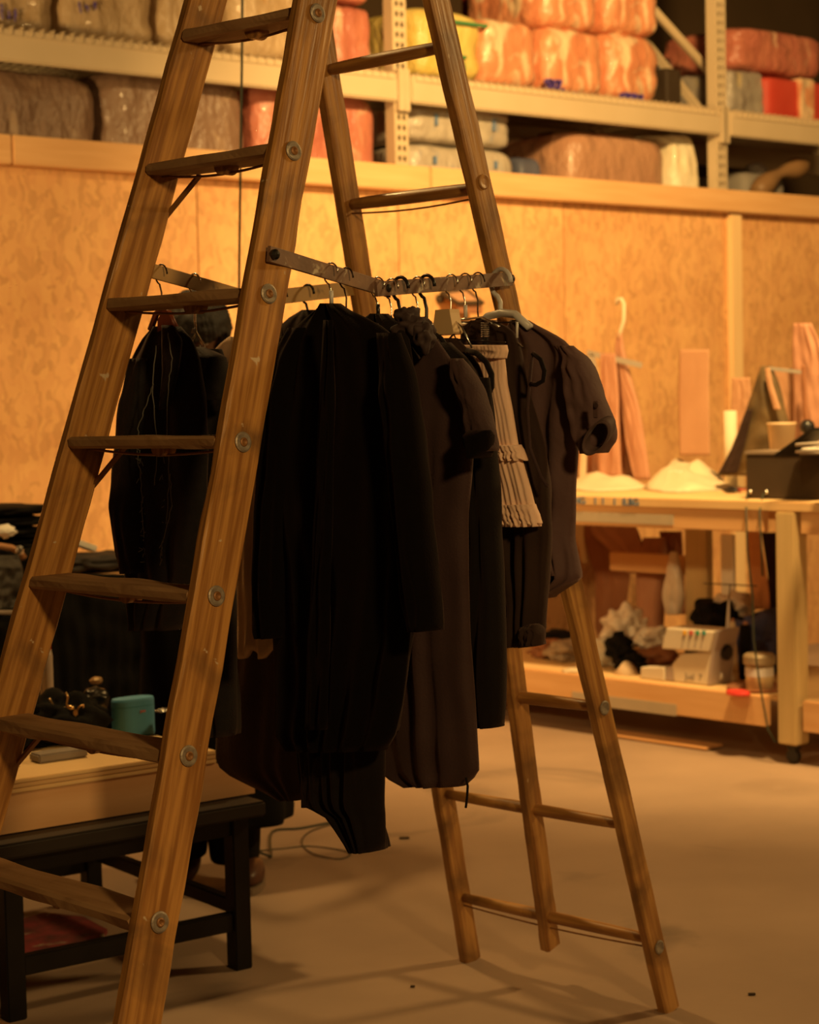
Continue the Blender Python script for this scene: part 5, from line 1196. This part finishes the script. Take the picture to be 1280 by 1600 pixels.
# hair cap
bm = bmesh.new(); bmesh.ops.create_icosphere(bm, subdivisions=5, radius=1); hv = []
for v in bm.verts:
    p = v.co.normalized(); st = .003*math.sin(math.atan2(p.y, p.x)*40)+.006*noise.noise(p*6)
    q = V((p.x*(.102+st), .012+p.y*(.122+st), .020+p.z*(.118+st)))
    if p.y < -.1 and p.z < .0: q.y = max(q.y, -.035+.02*noise.noise(p*9))
    if p.z < -.3: q.z = max(q.z, -.05)
    hv.append(hd(q))
bm.verts.index_update(); hf = [[v.index for v in f.verts] for f in bm.faces]; bm.free()
obj('hair', hv, hf, HAIR, person, smooth=True)
# clothes
def tube_cloth(name, rings, m, folds=0, amp=0, n=48, par=person):
    """rings: (centre, rx, ry) from top to hem"""
    vs, fs = [], []
    for i, (c, rx, ry) in enumerate(rings):
        t = i/(len(rings)-1)
        for k in range(n):
            a = 2*math.pi*k/n; j = 1+amp*t*math.sin(folds*a+1.2*math.sin(a*2))
            vs.append(V(c)+V((math.cos(a)*rx*j, math.sin(a)*ry*j, 0)))
    for i in range(len(rings)-1):
        for k in range(n): a = i*n+k; b = i*n+(k+1) % n; fs.append((a, b, b+n, a+n))
    o = obj(name, vs, fs, m, par, smooth=True); sd_ = o.modifiers.new('solid', 'SOLIDIFY'); sd_.thickness = .006; sb2 = o.modifiers.new('sub', 'SUBSURF'); sb2.levels = sb2.render_levels = 1; return o
dc = V((U(328, 1300, PY).x, PY, 0))
tube_cloth('dress', [((cxp, PY-.01, 1.47), .065, .07), ((cxp, PY, 1.43), .15, .09), ((cxp, PY, 1.36), .215, .115), ((cxp, PY, 1.22), .20, .13), ((cxp, PY, 1.02), .20, .15), ((cxp, PY, .85), .21, .17), ((cxp+.01, PY, .60), .225, .19), ((dc.x-.01, PY, .40), .245, .20), ((dc.x, PY, .27), .262, .21), ((dc.x, PY, .20), .255, .21)], BLKCL, 7, .06)
def limb_cloth(name, pts, rads):
    MB().tube(pts, .05, 16, rads).build(name, BLKCL, person, smooth=True)
S1 = V((cxp-.15, PY, 1.40)); limb_cloth('short_sleeve', [S1+V((.04, 0, .01)), S1+V((-.04, 0, -.02)), S1.lerp(elbow, .45), S1.lerp(elbow, .62)], [.06, .075, .068, .064])
S2 = V((cxp+.15, PY, 1.40)); limb_cloth('short_sleeve', [S2+V((-.04, 0, .01)), S2+V((.04, 0, -.02)), V((cxp+.21, PY-.02, 1.25)), V((cxp+.22, PY-.04, 1.19))], [.06, .075, .068, .064])
for fx_, s_ in ((footx[0], -1), (footx[1], 1)):
    r0 = .055 if s_ < 0 else .085
    tube_cloth('trouser_leg', [((fx_, PY, .50), .10, .10), ((fx_, PY, .3), .09, .10), ((fx_, PY, .16), r0, .09), ((fx_, PY, .07+.02*(s_ < 0)), r0*.92, .08)], BLKCL, 3, .05, 24)
    sole = MB()
    for z in (0.0, .022):
        for k in range(20):
            a = 2*math.pi*k/20; sole.v.append(V((fx_+.045*s_*.8+.043*math.cos(a)+.02*s_, PY-.05+.125*math.sin(a), z)))
    for k in range(20): sole.f.append((k, (k+1) % 20, (k+1) % 20+20, k+20))
    sole.f.append(tuple(range(20))); sole.f.append(tuple(range(39, 19, -1)))
    sole.build('shoe_sole', mat('sole', (.22, .16, .11), .7), person)
    blob('shoe_upper', V((fx_+.055*s_, PY-.05, .045)), (.044, .118, .045), mat('brown_shoe', (.09, .035, .02), .45), person, .03, 3, flat=-.024)

for (x, y, l_) in ((632, 1309, .035), (1175, 1553, .018), (645, 1541, .012)):
    o = fbox('wood_chip', H(x, y, .004), X3, Y3, Z3, l_, l_*.5, .005, DKBOX, None, .001)
    tag(o, {632: 'dark flake on the bare concrete left of the ladder\'s back legs', 1175: 'small dark chip on the floor right of the ladder\'s right foot', 645: 'tiny dark chip on the floor left of the ladder\'s back left foot'}[x], 'chip')
